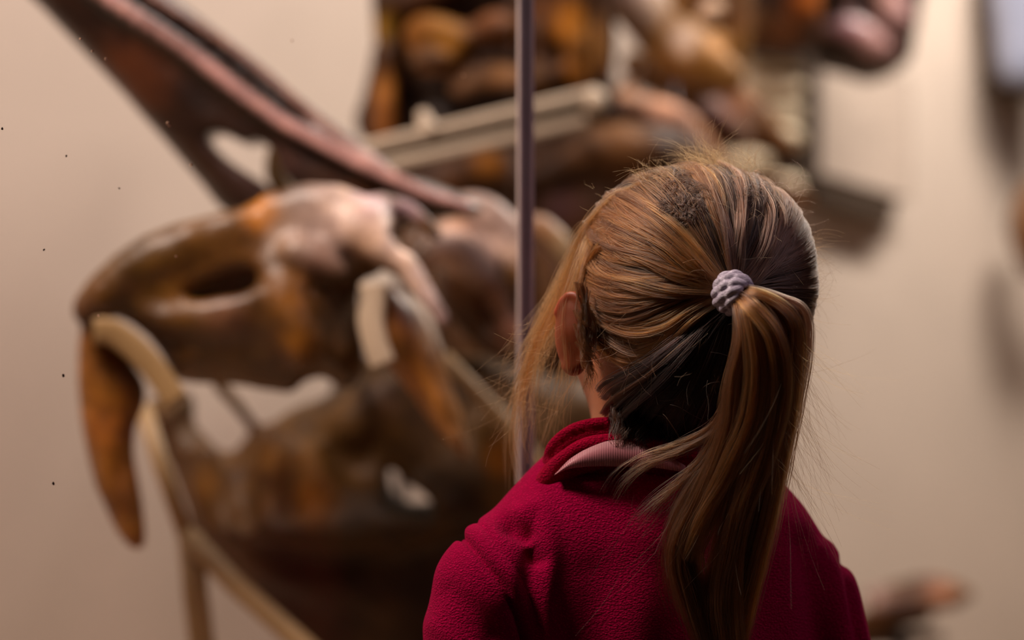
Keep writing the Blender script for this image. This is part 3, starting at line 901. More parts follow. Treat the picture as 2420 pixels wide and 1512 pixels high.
# ---- 10. right edge things
D_ = 4.70
F = field_px(2290, 2600, -160, 260, 4.6, 4.82, 0.009)
F.plate(PX([(2350, -120), (2348, 100), (2358, 178), (2388, 204), (2450, 208), (2540, 196), (2560, -120)], D_), D_, 0.02, 0.018, bulge=0.02, wide=0.05)
V, Q = F.mesh()
o = link_mesh('wall_plaque', V, Q, M_bluegrey)
tag(rebase(o), 'pale blue-grey glazed plaque cut by the right edge of the picture, at the top', 'plaque')
F = field_px(2290, 2600, -160, 260, 4.66, 4.82, 0.009)
F.plate(PX([(2332, -120), (2330, 100), (2342, 195), (2380, 228), (2450, 228), (2540, 216), (2560, -120)], D_), D_ + 0.045, 0.02, 0.014)
V, Q = F.mesh()
b2 = link_mesh('edge_shade_plate', V, Q, M_shadebrown)  # dark plate added for the shade around the plaque's left and lower edges
b2.parent = o
b2.matrix_parent_inverse = Matrix.Translation(-Vector(o.location))
F = field_px(2340, 2620, 400, 680, 4.55, 4.85, 0.010)
F.chain(pts([(2445, 460), (2430, 540), (2450, 630)], 4.7), [0.03, 0.04, 0.03], 0.01)
F.chain(pts([(2440, 540), (2540, 560)], 4.7), [0.03, 0.04], 0.02)
o = finish(F, 'fossil_bone', M_matte, lin(150, 108, 84), [])
tag(rebase(o), 'blurred brown fossil bone cut by the right edge below the blue-grey plaque', 'fossil')

# ---- 11. bones at the lower right
d = 4.0
br = empty('fossil_bones', P(2150, 1700, d), 'low cluster of brown fossil foot bones at the lower right beside the girl\'s arm', 'fossil')
F = field_px(1980, 2360, 1340, 1580, 3.85, 4.15, 0.008)
F.chain(pts([(2050, 1405), (2130, 1395), (2200, 1385), (2280, 1395)], 4.0), [0.012, 0.016, 0.018, 0.012], 0.01, fy=1.4)
F.chain(pts([(2060, 1440), (2150, 1425), (2240, 1415), (2290, 1405)], 3.97), [0.013, 0.018, 0.018, 0.010], 0.008, fy=1.4)
F.chain(pts([(2040, 1468), (2120, 1465), (2190, 1455)], 4.0), [0.016, 0.016, 0.012], 0.008, fy=1.4)
F.chain(pts([(2030, 1510), (2130, 1510), (2220, 1505)], 4.02), [0.016, 0.013, 0.010], 0.004, fy=1.4)
finish(F, 'foot_bone', M_matte, lin(120, 84, 62), [(2060, 1400, 4.0, 45, lin(175, 145, 140), 0.8), (2130, 1425, 3.97, 50, lin(96, 66, 60), 0.7), (2220, 1410, 3.97, 50, lin(150, 94, 62), 0.8), (2200, 1370, 4.0, 40, lin(110, 66, 48), 0.6),
    (2070, 1468, 4.0, 45, lin(130, 84, 34), 0.8), (2190, 1450, 4.0, 35, lin(60, 44, 30), 0.8), (2120, 1512, 4.0, 80, lin(50, 34, 26), 0.9)], br)
a = P(2130, 1500, 4.0)
rod('support_post', [(a[0], a[1], DECK), a], 0.012, M_steel, br)

# ------------------------------------------------------------------ the girl
YAW = R(22)
HL = np.array([-math.cos(YAW), -math.sin(YAW), 0])        # her left
HF = np.array([-math.sin(YAW), math.cos(YAW), 0])         # her front
UP = np.array([0, 0, 1.0])
HC = P(1637, 668, 1.755)
BODY = P(1530, 1300, 1.755)
girl = empty('person', (BODY[0], BODY[1], 0.0), 'young girl in a crimson fleece jacket with a long brown ponytail, seen from behind', 'person')


def H(l, f, z, c=HC):
    return c + HL * l + HF * f + UP * z


def skin_mat():
    m, nt, b = new_mat('child_skin')
    n = noise_node(nt, 60, vec=geo_pos(nt))
    c = ramp(nt, n.outputs[0], [(0.3, lin(158, 100, 70)), (0.7, lin(174, 114, 82))])
    nt.links.new(c, b.inputs['Base Color'])
    b.inputs['Roughness'].default_value = 0.5
    b.inputs['Subsurface Weight'].default_value = 0.5
    b.inputs['Subsurface Radius'].default_value = (1.0, 0.28, 0.12)
    b.inputs['Subsurface Scale'].default_value = 0.012
    bump(nt, b, noise_node(nt, 900, vec=geo_pos(nt)).outputs[0], 0.15, 0.0006)
    return m


M_skin = skin_mat()
HM = [tuple(HL), tuple(HF), tuple(UP)]

lo = np.array([BODY[0] - 0.26, BODY[1] - 0.17, -0.002]); hi = np.array([BODY[0] + 0.28, BODY[1] + 0.20, 1.16])
F = Field(lo, hi, 0.0034)
# head
F.ell(H(0, -0.002, 0.006), (0.074, 0.084, 0.078), 0.0, M=HM)
F.ell(H(0, 0.030, -0.042), (0.060, 0.058, 0.066), 0.03, M=HM)
F.ell(H(0, 0.048, -0.082), (0.036, 0.036, 0.026), 0.03, M=HM)
for s_ in (1, -1):
    F.ell(H(0.037 * s_, 0.055, -0.050), (0.030, 0.028, 0.030), 0.025, M=HM)
    F.ell(H(0.029 * s_, 0.092, -0.008), (0.016, 0.012, 0.010), 0.008, cut=True, M=HM)
    F.ell(H(0.029 * s_, 0.080, -0.008), (0.0135, 0.012, 0.0125), 0.002, M=HM)
F.chain([H(0, 0.086, -0.006), H(0, 0.096, -0.022), H(0, 0.103, -0.034)], [0.005, 0.006, 0.0075], 0.012)
for s_ in (1, -1):
    F.ell(H(0.007 * s_, 0.096, -0.036), (0.0055, 0.007, 0.0055), 0.006, M=HM)
F.ell(H(0, 0.090, -0.0575), (0.019, 0.008, 0.0045), 0.005, M=HM)
F.ell(H(0, 0.088, -0.066), (0.016, 0.008, 0.005), 0.005, M=HM)
F.ell(H(0, 0.078, -0.092), (0.014, 0.014, 0.012), 0.015, M=HM)
F.cone(P(1540, 900, 1.765), P(1535, 1150, 1.765), 0.040, 0.044, 0.03)
# torso, arms, legs
ch = P(1530, 1380, 1.785)
F.chain([P(1535, 1180, 1.770), ch, ch + [0, 0, -0.12], ch + [0, 0, -0.22], ch + [0, 0, -0.30]], [0.044, 0.062, 0.060, 0.062, 0.074], 0.03)
shL = P(1180, 1395, 1.715); shR = P(1880, 1400, 1.80)
F.cone(P(1500, 1230, 1.755), shL, 0.030, 0.031, 0.02)
F.cone(P(1580, 1230, 1.765), shR, 0.030, 0.031, 0.02)
HIP = ch + np.array([0, 0, -0.30])
arms = []
for s_, sh in ((1, shL), (-1, shR)):
    el = sh + np.array([-0.018 * s_, 0.010, -0.20]); wr = el + np.array([-0.004 * s_, 0.035, -0.165])
    F.chain([sh, el, wr], [0.031, 0.025, 0.018], 0.02, sm=3)
    pal = wr + HF * 0.006 + UP * -0.035
    F.chain([wr, pal], [0.016, 0.020], 0.012)
    for j, (off, ln) in enumerate(((-0.020, 0.040), (-0.0068, 0.047), (0.0068, 0.044), (0.0195, 0.034))):
        f0 = pal + HF * (-off) + UP * -0.010
        F.chain([pal + HF * (-off) * 0.6, f0 + UP * -0.012, f0 + UP * (-ln * 0.6) + HL * (-0.003 * s_), f0 + UP * (-ln) + HL * (-0.010 * s_)], [0.006, 0.0058, 0.0052, 0.0045], 0.003, sm=2)
    F.chain([pal + HF * 0.012 + UP * 0.012, pal + HF * 0.028 + UP * -0.004, pal + HF * 0.032 + UP * -0.022], [0.008, 0.0068, 0.0055], 0.004, sm=2)
    hip = HIP + HL * 0.045 * s_
    kn = np.array([hip[0] + HL[0] * 0.005 * s_, hip[1] + 0.008, 0.30]); an = np.array([kn[0], kn[1] - 0.012, 0.055])
    F.chain([hip, kn, an], [0.062, 0.042, 0.028], 0.02, sm=3)
    F.chain([an, an + HF * 0.06 + UP * -0.03, an + HF * 0.11 + UP * -0.036], [0.028, 0.022, 0.017], 0.02, sm=2)
    arms.append((sh, el, wr, hip, kn, an))
V, Q = F.mesh()
V = relax(V, Q, 1)
body = link_mesh('body', V, Q, M_skin, girl)


# ears: shells with rolled rims
def ear(s_):
    Mx = Matrix.Rotation(R(-28) * s_, 3, 'Z')
    out = HL * s_
    ax0 = np.array(Mx @ Vector(out)); ax1 = np.cross(UP, ax0)
    c = H(0.0785 * s_, -0.006, -0.034)
    if s_ > 0:
        c = P(1354, 784, 1.722)
        ax0 = np.array([-0.56, -0.83, 0.0]); ax1 = np.cross(UP, ax0)
    F = Field(c - 0.042, c + 0.042, 0.0017)
    M = [tuple(ax0), tuple(ax1), (0.0, 0.0, 1.0)]
    F.ell(c, (0.0062, 0.0145, 0.0275), 0, M=M)
    F.ell(c - ax0 * 0.004 - UP * 0.002, (0.008, 0.013, 0.026), 0.006, M=M)
    F.ell(c + HF * 0.012 + UP * 0.002, (0.0055, 0.009, 0.016), 0.003, cut=True, M=M)
    rim = [c + ax0 * (0.0015) + ax1 * (0.0145 * math.cos(t)) + UP * (0.0265 * math.sin(t)) for t in np.linspace(-1.9, 2.6, 12)]
    F.chain(rim, 0.0026, 0.003, sm=2)
    F.ell(c - UP * 0.0235 - ax0 * 0.001, (0.0055, 0.0075, 0.008), 0.004, M=M)
    F.cone(c - ax0 * 0.004, c - ax0 * 0.012 - HL * 0.016 * s_, 0.008, 0.012, 0.008)
    V, Q = F.mesh()
    return V, Q


M_ear, nt_, b_ = new_mat('ear_skin_backlit_tint')
b_.inputs['Base Color'].default_value = (*lin(124, 54, 14), 1)  # orange glow of light from behind, put into the base colour
b_.inputs['Roughness'].default_value = 0.5
b_.inputs['Subsurface Weight'].default_value = 1.0
b_.inputs['Subsurface Radius'].default_value = (1.0, 0.25, 0.08)
b_.inputs['Subsurface Scale'].default_value = 0.014
for s_ in (1, -1):
    V, Q = ear(s_)
    o = link_mesh('ear', V, Q, M_ear, girl)

M_eye = plain('eye_white', lin(225, 220, 215), 0.15, 0.02, 50)
M_iris = plain('brown_iris', lin(70, 42, 24), 0.15, 0.2, 400)
for s_ in (1, -1):
    c = H(0.029 * s_, 0.0815, -0.008)
    F = Field(c - 0.016, c + 0.016, 0.0012)
    F.ell(c, (0.0115, 0.0115, 0.0115))
    V, Q = F.mesh()
    e = link_mesh('eye', V, Q, M_eye, girl)
    F = Field(c + HF * 0.008 - 0.009, c + HF * 0.008 + 0.009, 0.0009)
    F.ell(c + HF * 0.0085, (0.0052, 0.0038, 0.0052), M=HM)
    V, Q = F.mesh()
    link_mesh('iris', V, Q, M_iris, e)


# ---- jacket
def fleece_mat(name, col, sc=420):
    m, nt, b = new_mat(name)
    pos = geo_pos(nt)
    warp = noise_node(nt, 160, 2, vec=pos)
    mp = nt.nodes.new('ShaderNodeMapping')
    mp.inputs['Scale'].default_value = (1.0, 1.0, 1.6)
    addn = nt.nodes.new('ShaderNodeVectorMath'); addn.operation = 'MULTIPLY_ADD'
    nt.links.new(warp.outputs['Color'], addn.inputs[0])
    addn.inputs[1].default_value = (0.002, 0.002, 0.002)
    nt.links.new(pos, addn.inputs[2])
    nt.links.new(addn.outputs[0], mp.inputs[0])
    vo = nt.nodes.new('ShaderNodeTexVoronoi')
    vo.feature = 'SMOOTH_F1'
    vo.inputs['Scale'].default_value = sc
    vo.inputs['Smoothness'].default_value = 0.6
    nt.links.new(mp.outputs[0], vo.inputs['Vector'])
    n = noise_node(nt, 900, 4, 0.7, pos)
    inv = nt.nodes.new('ShaderNodeMath'); inv.operation = 'MULTIPLY_ADD'
    inv.inputs[1].default_value = -1.3
    nt.links.new(vo.outputs['Distance'], inv.inputs[0])
    nt.links.new(n.outputs[0], inv.inputs[2])
    big = noise_node(nt, 9, 3, vec=pos)
    c1 = ramp(nt, big.outputs[0], [(0.35, tuple(x * 0.88 for x in col)), (0.65, tuple(x * 1.1 for x in col))])
    c2 = ramp(nt, inv.outputs[0], [(0.0, (0.5, 0.45, 0.5)), (0.45, (1.05, 1.05, 1.05))])
    nt.links.new(mix(nt, c1, c2, 1.0, 'MULTIPLY'), b.inputs['Base Color'])
    b.inputs['Roughness'].default_value = 0.95
    b.inputs['Specular IOR Level'].default_value = 0.03
    b.inputs['Sheen Weight'].default_value = 0.10
    b.inputs['Sheen Roughness'].default_value = 0.5
    b.inputs['Sheen Tint'].default_value = (1.0, 0.12, 0.35, 1)
    bump(nt, b, inv.outputs[0], 0.7, 0.0018)
    return m


FLE = (0.60, 0.0010, 0.078)
M_fleece = fleece_mat('crimson_fleece', FLE, 520)
M_fleece2 = fleece_mat('crimson_fleece_collar', (0.52, 0.0010, 0.040), 520)

lo = np.array([BODY[0] - 0.27, BODY[1] - 0.16, 0.50]); hi = np.array([BODY[0] + 0.29, BODY[1] + 0.19, 1.0])
F = Field(lo, hi, 0.0018)
BM = [tuple(HL), tuple(HF), tuple(UP)]
F.ell(P(1530, 1480, 1.775), (0.128, 0.088, 0.16), 0.0, M=BM)
F.ell(ch + [0, 0.005, -0.17], (0.120, 0.094, 0.20), 0.03, M=BM)
F.chain([P(1470, 1235, 1.752), P(1330, 1290, 1.74), P(1180, 1392, 1.72)], [0.041, 0.041, 0.0435], 0.035)
F.chain([P(1590, 1225, 1.765), P(1760, 1285, 1.785), P(1868, 1410, 1.80)], [0.041, 0.044, 0.046], 0.035)
F.cone(P(1500, 1200, 1.76), P(1590, 1210, 1.765), 0.045, 0.045, 0.03)
# sleeves
for s_, (sh, el, wr, hip, kn, an) in zip((1, -1), arms):
    s0 = P(1172, 1400, 1.715) if s_ > 0 else P(1876, 1430, 1.80)
    s1 = P(1142, 1560, 1.72) if s_ > 0 else P(1930, 1580, 1.80)
    F.chain([s0, s1, el, wr + UP * 0.02], [0.0435, 0.043, 0.037, 0.029], 0.012, sm=3)
# neck hole
F.chain([P(1535, 900, 1.762), P(1535, 1060, 1.765), P(1535, 1130, 1.770)], [0.048, 0.047, 0.040], 0.004, cut=True, sm=2)
# hem: cut flat below the hips
F.F[:, :, :8] = 0.5
V, Q = F.mesh()
V = relax(V, Q, 3)
N = vnormals(V, Q)
px = topx(V)
back = N[:, 1] < 0.35


def seg_dist(px, line):
    q = catmull(line, 6)
    best = np.full(len(px), 1e9); side = np.zeros(len(px)); par = np.zeros(len(px))
    for i, (a, b) in enumerate(zip(q[:-1], q[1:])):
        e = b - a
        h = np.clip(((px - a) @ e) / (e @ e), 0, 1)
        dv = px - a - h[:, None] * e
        dd = np.hypot(dv[:, 0], dv[:, 1])
        sd = e[0] * dv[:, 1] - e[1] * dv[:, 0]
        m = dd < best
        best[m] = dd[m]; side[m] = np.sign(sd[m]); par[m] = (i + h[m]) / (len(q) - 1)
    return best, side, par


disp = np.zeros(len(V))
seamL = [(1066, 1258), (1090, 1268), (1114, 1291), (1150, 1336), (1188, 1382), (1212, 1430), (1236, 1500), (1262, 1600)]
dd, sd, par = seg_dist(px, seamL)
disp += back * (0.0024 * np.exp(-((dd * sd + 24) / 16) ** 2) - 0.0055 * np.exp(-((dd * sd) / 9) ** 2) - 0.0014 * np.exp(-((dd * sd + 48) / 5) ** 2))
seamR = [(2005, 1262), (2000, 1330), (2012, 1400), (2030, 1512), (2040, 1600)]
dd, sd, par = seg_dist(px, seamR)
disp += back * (0.0030 * np.exp(-((dd * sd + 12) / 12) ** 2) - 0.0032 * np.exp(-((dd * sd - 6) / 9) ** 2))
# folds of the back
for line, w_, amp in (([(1235, 1215), (1280, 1200), (1300, 1290), (1292, 1400), (1296, 1540), (1300, 1700)], 28, 0.0042),
                      ([(1255, 1330), (1245, 1420), (1262, 1530), (1270, 1700)], 28, -0.0042),
                      ([(1205, 1245), (1240, 1262)], 21, -0.0095), ([(1258, 1300), (1275, 1322)], 16, -0.007), ([(1150, 1240), (1190, 1300), (1230, 1400)], 30, 0.003),
                      ([(1900, 1290), (1925, 1400), (1935, 1540)], 32, -0.0060), ([(1965, 1290), (1985, 1400), (2000, 1520)], 24, 0.0035),
                      ([(1840, 1240), (1850, 1400), (1860, 1540)], 50, 0.0035),
                      ([(1400, 1360), (1420, 1540)], 60, -0.003), ([(1520, 1300), (1520, 1540)], 70, 0.003),
                      ([(1060, 1400), (1110, 1440), (1160, 1500)], 30, -0.0025), ([(1030, 1480), (1100, 1530)], 30, 0.0025)):
    dd, _, par = seg_dist(px, line)
    disp += back * amp * np.exp(-(dd / w_) ** 2)
# yoke line just below the neck tape
dd, sd, par = seg_dist(px, [(1290, 1128), (1350, 1106), (1460, 1098), (1600, 1104), (1720, 1120)])
disp += back * (-0.0012 * np.exp(-((dd * sd - 14) / 5) ** 2))
disp += 0.0012 * wob(V, 30) + 0.0006 * wob(V, 90, 4)
V = V + N * disp[:, None]
jacket = tag(link_mesh('fleece_jacket', V, Q, M_fleece, girl), 'crimson fleece jacket with raised armhole seams')

# collar: rolled double rim around the neck
F = Field(P(1200, 1220, 1.66), P(1900, 960, 1.95), 0.0019) if False else Field(
    np.array([P(1230, 1200, 1.66)[0], 1.655, P(1500, 1200, 1.70)[2]]), np.array([P(1800, 900, 1.75)[0], 1.87, P(1500, 955, 1.70)[2]]), 0.0019)
front = [(1700, 1100, 1.825), (1560, 1105, 1.838), (1420, 1110, 1.820)]
rim = pts([(1296, 1094, 1.745), (1304, 1060, 1.726), (1340, 1024, 1.718), (1392, 1004, 1.713), (1460, 1000, 1.711), (1540, 1012, 1.711), (1620, 1040, 1.712), (1700, 1065, 1.735), (1745, 1095, 1.775)] + front + [(1330, 1105, 1.790), (1296, 1094, 1.745)])
F.chain(rim, 0.0046, 0.0, sm=3)
roll = pts([(1298, 1122, 1.728), (1325, 1092, 1.712), (1372, 1058, 1.704), (1440, 1043, 1.699), (1540, 1052, 1.699), (1630, 1070, 1.706), (1700, 1095, 1.728), (1745, 1120, 1.770)] + front + [(1335, 1125, 1.785), (1298, 1122, 1.728)])
F.chain(roll, 0.0062, 0.0006, sm=3)
F.chain([(p + q) / 2 + np.array([0, 0.0065, 0]) for p, q in zip(catmull(rim, 3)[::2], catmull(roll, 3)[::2])], 0.0048, 0.0005, sm=1)
base = pts([(1292, 1140, 1.730), (1335, 1112, 1.718), (1390, 1088, 1.712), (1450, 1075, 1.710), (1540, 1080, 1.710), (1630, 1095, 1.716), (1700, 1120, 1.735)])
F.chain(base, 0.0085, 0.004, sm=3)
F.chain(pts([(1285, 1142, 1.725), (1300, 1128, 1.722)]), [0.0055, 0.008], 0.004)
V, Q = F.mesh()
V = relax(V, Q, 1)
V += vnormals(V, Q) * (0.0006 * wob(V, 120))[:, None]
tag(link_mesh('collar', V, Q, M_fleece2, jacket), 'rolled crimson fleece collar')

# neck tape: ribbed pink satin band between jacket edge and collar
m, nt, b = new_mat('ribbed_pink_satin')
wv = nt.nodes.new('ShaderNodeTexWave')
wv.inputs['Scale'].default_value = 260
wv.inputs['Distortion'].default_value = 0.2
wv.bands_direction = 'X'
nt.links.new(geo_pos(nt), wv.inputs['Vector'])
nt.links.new(ramp(nt, wv.outputs['Fac'], [(0.0, lin(150, 78, 90)), (1.0, lin(205, 132, 142))]), b.inputs['Base Color'])
b.inputs['Roughness'].default_value = 0.38
b.inputs['Sheen Weight'].default_value = 0.3
bump(nt, b, wv.outputs['Fac'], 0.5, 0.0006)
M_tape = m
A_ = catmull(pts([(1308, 1124, 1.706), (1345, 1108, 1.698), (1400, 1102, 1.693), (1460, 1102, 1.690), (1540, 1104, 1.690), (1620, 1116, 1.696)]), 8)
B_ = catmull(pts([(1312, 1119, 1.710), (1350, 1082, 1.700), (1405, 1052, 1.695), (1460, 1040, 1.693), (1540, 1058, 1.694), (1620, 1100, 1.702)]), 8)
v, f = [], []
n_ = len(A_); K = 6
for off in (0, 0.0012):
    for i in range(n_):
        for k in range(K):
            t = k / (K - 1)
            c = A_[i] * (1 - t) + B_[i] * t
            c = c + np.array([0, -0.0035 * math.sin(math.pi * t) + off, 0])
            v.append(c)
for i in range(n_ - 1):
    for k in range(K - 1):
        a0 = i * K + k
        f.append((a0, a0 + K, a0 + K + 1, a0 + 1))
        a0 += n_ * K
        f.append((a0, a0 + 1, a0 + K + 1, a0 + K))
tag(link_mesh('neck_tape', v, f, M_tape, jacket), 'ribbed pink satin tape inside the collar')

# trousers and shoes
M_trouser = plain('navy_trousers', lin(34, 38, 58), 0.85, 0.15, 80, 0.2)
F = Field(np.array([BODY[0] - 0.19, BODY[1] - 0.15, 0.05]), np.array([BODY[0] + 0.19, BODY[1] + 0.17, 0.62]), 0.005)
for (sh, el, wr, hip, kn, an) in arms:
    F.chain([hip + UP * 0.02, kn, an + UP * 0.01], [0.073, 0.055, 0.047], 0.01, sm=3)
F.cone(HIP + UP * 0.05, HIP, 0.088, 0.088, 0.03)
F.F[:, :, :3] = 0.5
V, Q = F.mesh()
link_mesh('trousers', V, Q, M_trouser, girl)
M_shoe = plain('black_leather', lin(26, 24, 24), 0.4, 0.1, 60)
for (sh, el, wr, hip, kn, an) in arms:
    c = an - UP * 0.02
    F = Field(c - np.array([0.09, 0.07, 0.045]), c + np.array([0.09, 0.18, 0.06]), 0.004)
    F.chain([c - HF * 0.01, c + HF * 0.06 - UP * 0.006, c + HF * 0.115 - UP * 0.012], [0.038, 0.034, 0.026], 0.01, sm=3)
    F.F[:, :, :int((0.002 - F.lo[2]) / F.h) + 1] = 0.5
    V, Q = F.mesh()
    link_mesh('shoe', V, Q, M_shoe, girl)

# ------------------------------------------------------------------ hair
def hair_mat(name, rough=0.32, coat=0.0):
    m = bpy.data.materials.new(name)
    m.use_nodes = True
    nt = m.node_tree
    nt.nodes.clear()
    out = nt.nodes.new('ShaderNodeOutputMaterial')
    h = nt.nodes.new('ShaderNodeBsdfHairPrincipled')
    h.parametrization = 'COLOR'
    at = nt.nodes.new('ShaderNodeAttribute')
    at.attribute_name = 'hcol'
    nt.links.new(at.outputs['Color'], h.inputs['Color'])
    h.inputs['Roughness'].default_value = rough
    h.inputs['Radial Roughness'].default_value = 0.45
    nt.links.new(h.outputs[0], out.inputs[0])
    return m


M_hair = hair_mat('brown_hair')


def curves(name, strands, cols, rad, parent, mat=None, label=None):
    """strands (n, m, 3), cols (n, m, 3), rad (n, m)"""
    n, mm = strands.shape[:2]
    hc = bpy.data.hair_curves.new(name)
    hc.add_curves([mm] * n)
    off = np.array(world_loc(parent))
    hc.position_data.foreach_set('vector', (strands - off).astype(np.float32).ravel())
    a = hc.attributes.get('radius') or hc.attributes.new('radius', 'FLOAT', 'POINT')
    a.data.foreach_set('value', rad.astype(np.float32).ravel())
    a = hc.attributes.new('hcol', 'FLOAT_COLOR', 'POINT')
    c4 = np.ones((n * mm, 4), dtype=np.float32)
    c4[:, :3] = cols.reshape(-1, 3)
    a.data.foreach_set('color', c4.ravel())
    hc.materials.append(mat or M_hair)
    o = bpy.data.objects.new(name, hc)
    C.objects.link(o)
    o.parent = parent
    if label: o['label'] = label
    return o


HA, HB, HCc, HEXP = 0.0800, 0.0895, 0.0835, 2.30


def surf_d(px, py):
    """depth at which the line of sight through (px, py) meets the scalp"""
    for d_ in np.arange(1.62, 1.80, 0.0015):
        v = P(px, py, d_) - HC
        q = np.array([v @ HL, v @ HF, v @ UP]); L = np.linalg.norm(q)
        if L < head_r((q / L)[None])[0]:
            return d_
    return 1.755


def head_r(u):
    """distance from the head centre to the scalp along local directions u (n,3) = (left, front, up)"""
    z = u[..., 2]
    c = np.where(z > 0, HCc, 0.100)
    r = (np.abs(u[..., 0] / HA) ** HEXP + np.abs(u[..., 1] / HB) ** HEXP + np.abs(z / c) ** HEXP) ** (-1 / HEXP)
    low = np.clip(-z, 0, 1)
    return r * (1 - 0.10 * low ** 1.5 * (1 - 0.3 * u[..., 1]))


def loc2w(v):
    return HC + v[..., 0:1] * HL + v[..., 1:2] * HF + v[..., 2:3] * UP


# tie axis in local coordinates
TIEP = P(1738, 690, 1.655)
tl = TIEP - HC
tl = np.array([tl @ HL, tl @ HF, tl @ UP]); tdir = tl / np.linalg.norm(tl)
e_up = np.array([0, 0, 1.0]) - tdir * tdir[2]; e_up /= np.linalg.norm(e_up)
e_rt = np.cross(tdir, e_up)
if (e_rt @ np.array([1, 0, 0])) > 0:   # to her right = screen right = -left
    e_rt = -e_rt


def dirs(th, ps):
    return (np.cos(th)[..., None] * tdir + np.sin(th)[..., None] * (np.cos(ps)[..., None] * e_up + np.sin(ps)[..., None] * e_rt))


# scalp cap under the strands
def cap_mesh():
    nt_, np_ = 44, 72
    v, f = [], []
    for i in range(nt_ + 1):
        for j in range(np_):
            ps = 2 * math.pi * j / np_
            lim = 0.5 * (1 + math.cos(ps))
            thm = R(74) + R(50) * lim ** 0.7
            if math.sin(ps) < 0 and math.cos(ps) < 0.2:
                thm = R(66) + R(40) * max(0, math.cos(ps) + 0.25)
            th = thm * i / nt_
            u = dirs(np.array([th]), np.array([ps]))
            p = loc2w(u * head_r(u)[..., None])[0]
            v.append(p)
    for i in range(nt_):
        for j in range(np_):
            a = i * np_ + j; b = i * np_ + (j + 1) % np_
            f.append((a, b, b + np_, a + np_))
    return v, f


M_cap = plain('dark_hair_base', lin(52, 33, 24), 0.7, 0.3, 200, 0.3)
v, f = cap_mesh()
hair_root = link_mesh('hair', v, f, M_cap, girl)
tag(hair_root, 'golden brown hair combed back from the face')


def colvar(base, n, var, jit=0.15):
    c = np.tile(np.array(base), (n, 1)) * np.exp(rng.normal(0, var * 2, (n, 1)))
    return np.clip(c * (1 + rng.normal(0, jit * 0.2, (n, 3))), 0.002, 1)


GOLD = np.array(lin(110, 66, 30)); MID = np.array(lin(68, 40, 20)); DARK = np.array(lin(42, 25, 15)); ASH = np.array(lin(88, 60, 46))

M_ = 22
tt = np.linspace(0, 1, M_)


def scalp_set(n, th0, ps0, lift, base, sag=0.0, wig=0.02, thend=R(5), jag=0.0005, rad=0.00010, clump=None, endlift=0.010):
    """strands from (th0, ps0) over the scalp to the tie"""
    th0 = np.broadcast_to(th0, n); ps0 = np.broadcast_to(ps0, n)
    t = tt[None, :]
    th = th0[:, None] * (1 - t) ** 0.9 + thend * t
    ph = rng.uniform(0, 6.28, n)[:, None]
    ps = ps0[:, None] + np.broadcast_to(sag, n)[:, None] * np.sin(math.pi * t) + wig * np.sin(5 * t + ph) * (1 - t) + 0.6 * wig * np.sin(11 * t + 2 * ph)
    u = dirs(th, ps)
    r = head_r(u)
    lf = np.broadcast_to(lift, n)[:, None] * np.sin(math.pi * np.clip(t * 0.85 + 0.12, 0, 1)) ** 0.6
    near = np.clip(1 - th / R(22), 0, 1)
    r = r + lf + endlift * near ** 2
    r = r + jag * np.sin(7 * t + 3 * ph) + jag * 0.6 * np.sin(17 * t + ph)
    X = loc2w(u * r[..., None])
    cols = np.repeat(base[:, None, :], M_, 1)
    rd = np.full((n, M_), rad) * (0.7 + 0.6 * rng.random((n, 1)))
    rd[:, 0] *= 0.6
    return X, cols, rd


sets = []


def hairline(ps):
    """polar angle from the tie to the hairline, by azimuth"""
    c = np.cos(ps)
    left = np.sin(ps) < 0
    base_ = np.where(c > 0.1, R(118), R(72) + R(46) * np.clip((c + 0.55) / 0.65, 0, 1))
    base_ = np.where(left & (c < 0.0), R(64) + R(40) * np.clip((c + 0.6) / 0.6, 0, 1), base_)
    return base_


def patch_out(th, ps):
    """the two swirls at the crown where the short dark under-hair shows"""
    u = dirs(th, ps)
    X = loc2w(u * head_r(u)[..., None])
    x = X[..., 0] / X[..., 1] * FPX + 1210
    y = 756 - (X[..., 2] - CZ) / X[..., 1] * FPX
    a = ((x - 1600 - (y - 460) * 0.45) / 52) ** 2 + ((y - 455) / 82) ** 2
    b = ((x - 1778 - (y - 440) * 0.3) / 26) ** 2 + ((y - 440) / 42) ** 2
    c = ((x - 1735) / 20) ** 2 + ((y - 530) / 60) ** 2
    return np.minimum(np.minimum(a, b), c) < 1


# under layer
n = 16000
ps = rng.uniform(-math.pi, math.pi, n)
th = hairline(ps) * np.sqrt(rng.uniform(0.06, 1, n))
lowm = np.clip((-np.cos(ps) - 0.1) / 0.6, 0, 1)  # below the tie: shade put into darker strand colours
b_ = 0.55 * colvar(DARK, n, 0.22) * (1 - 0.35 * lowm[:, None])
sets.append(scalp_set(n, th, ps, rng.uniform(0.0004, 0.0022, n), b_, sag=rng.normal(0, 0.05, n), wig=0.035, jag=0.0005, rad=0.00009))

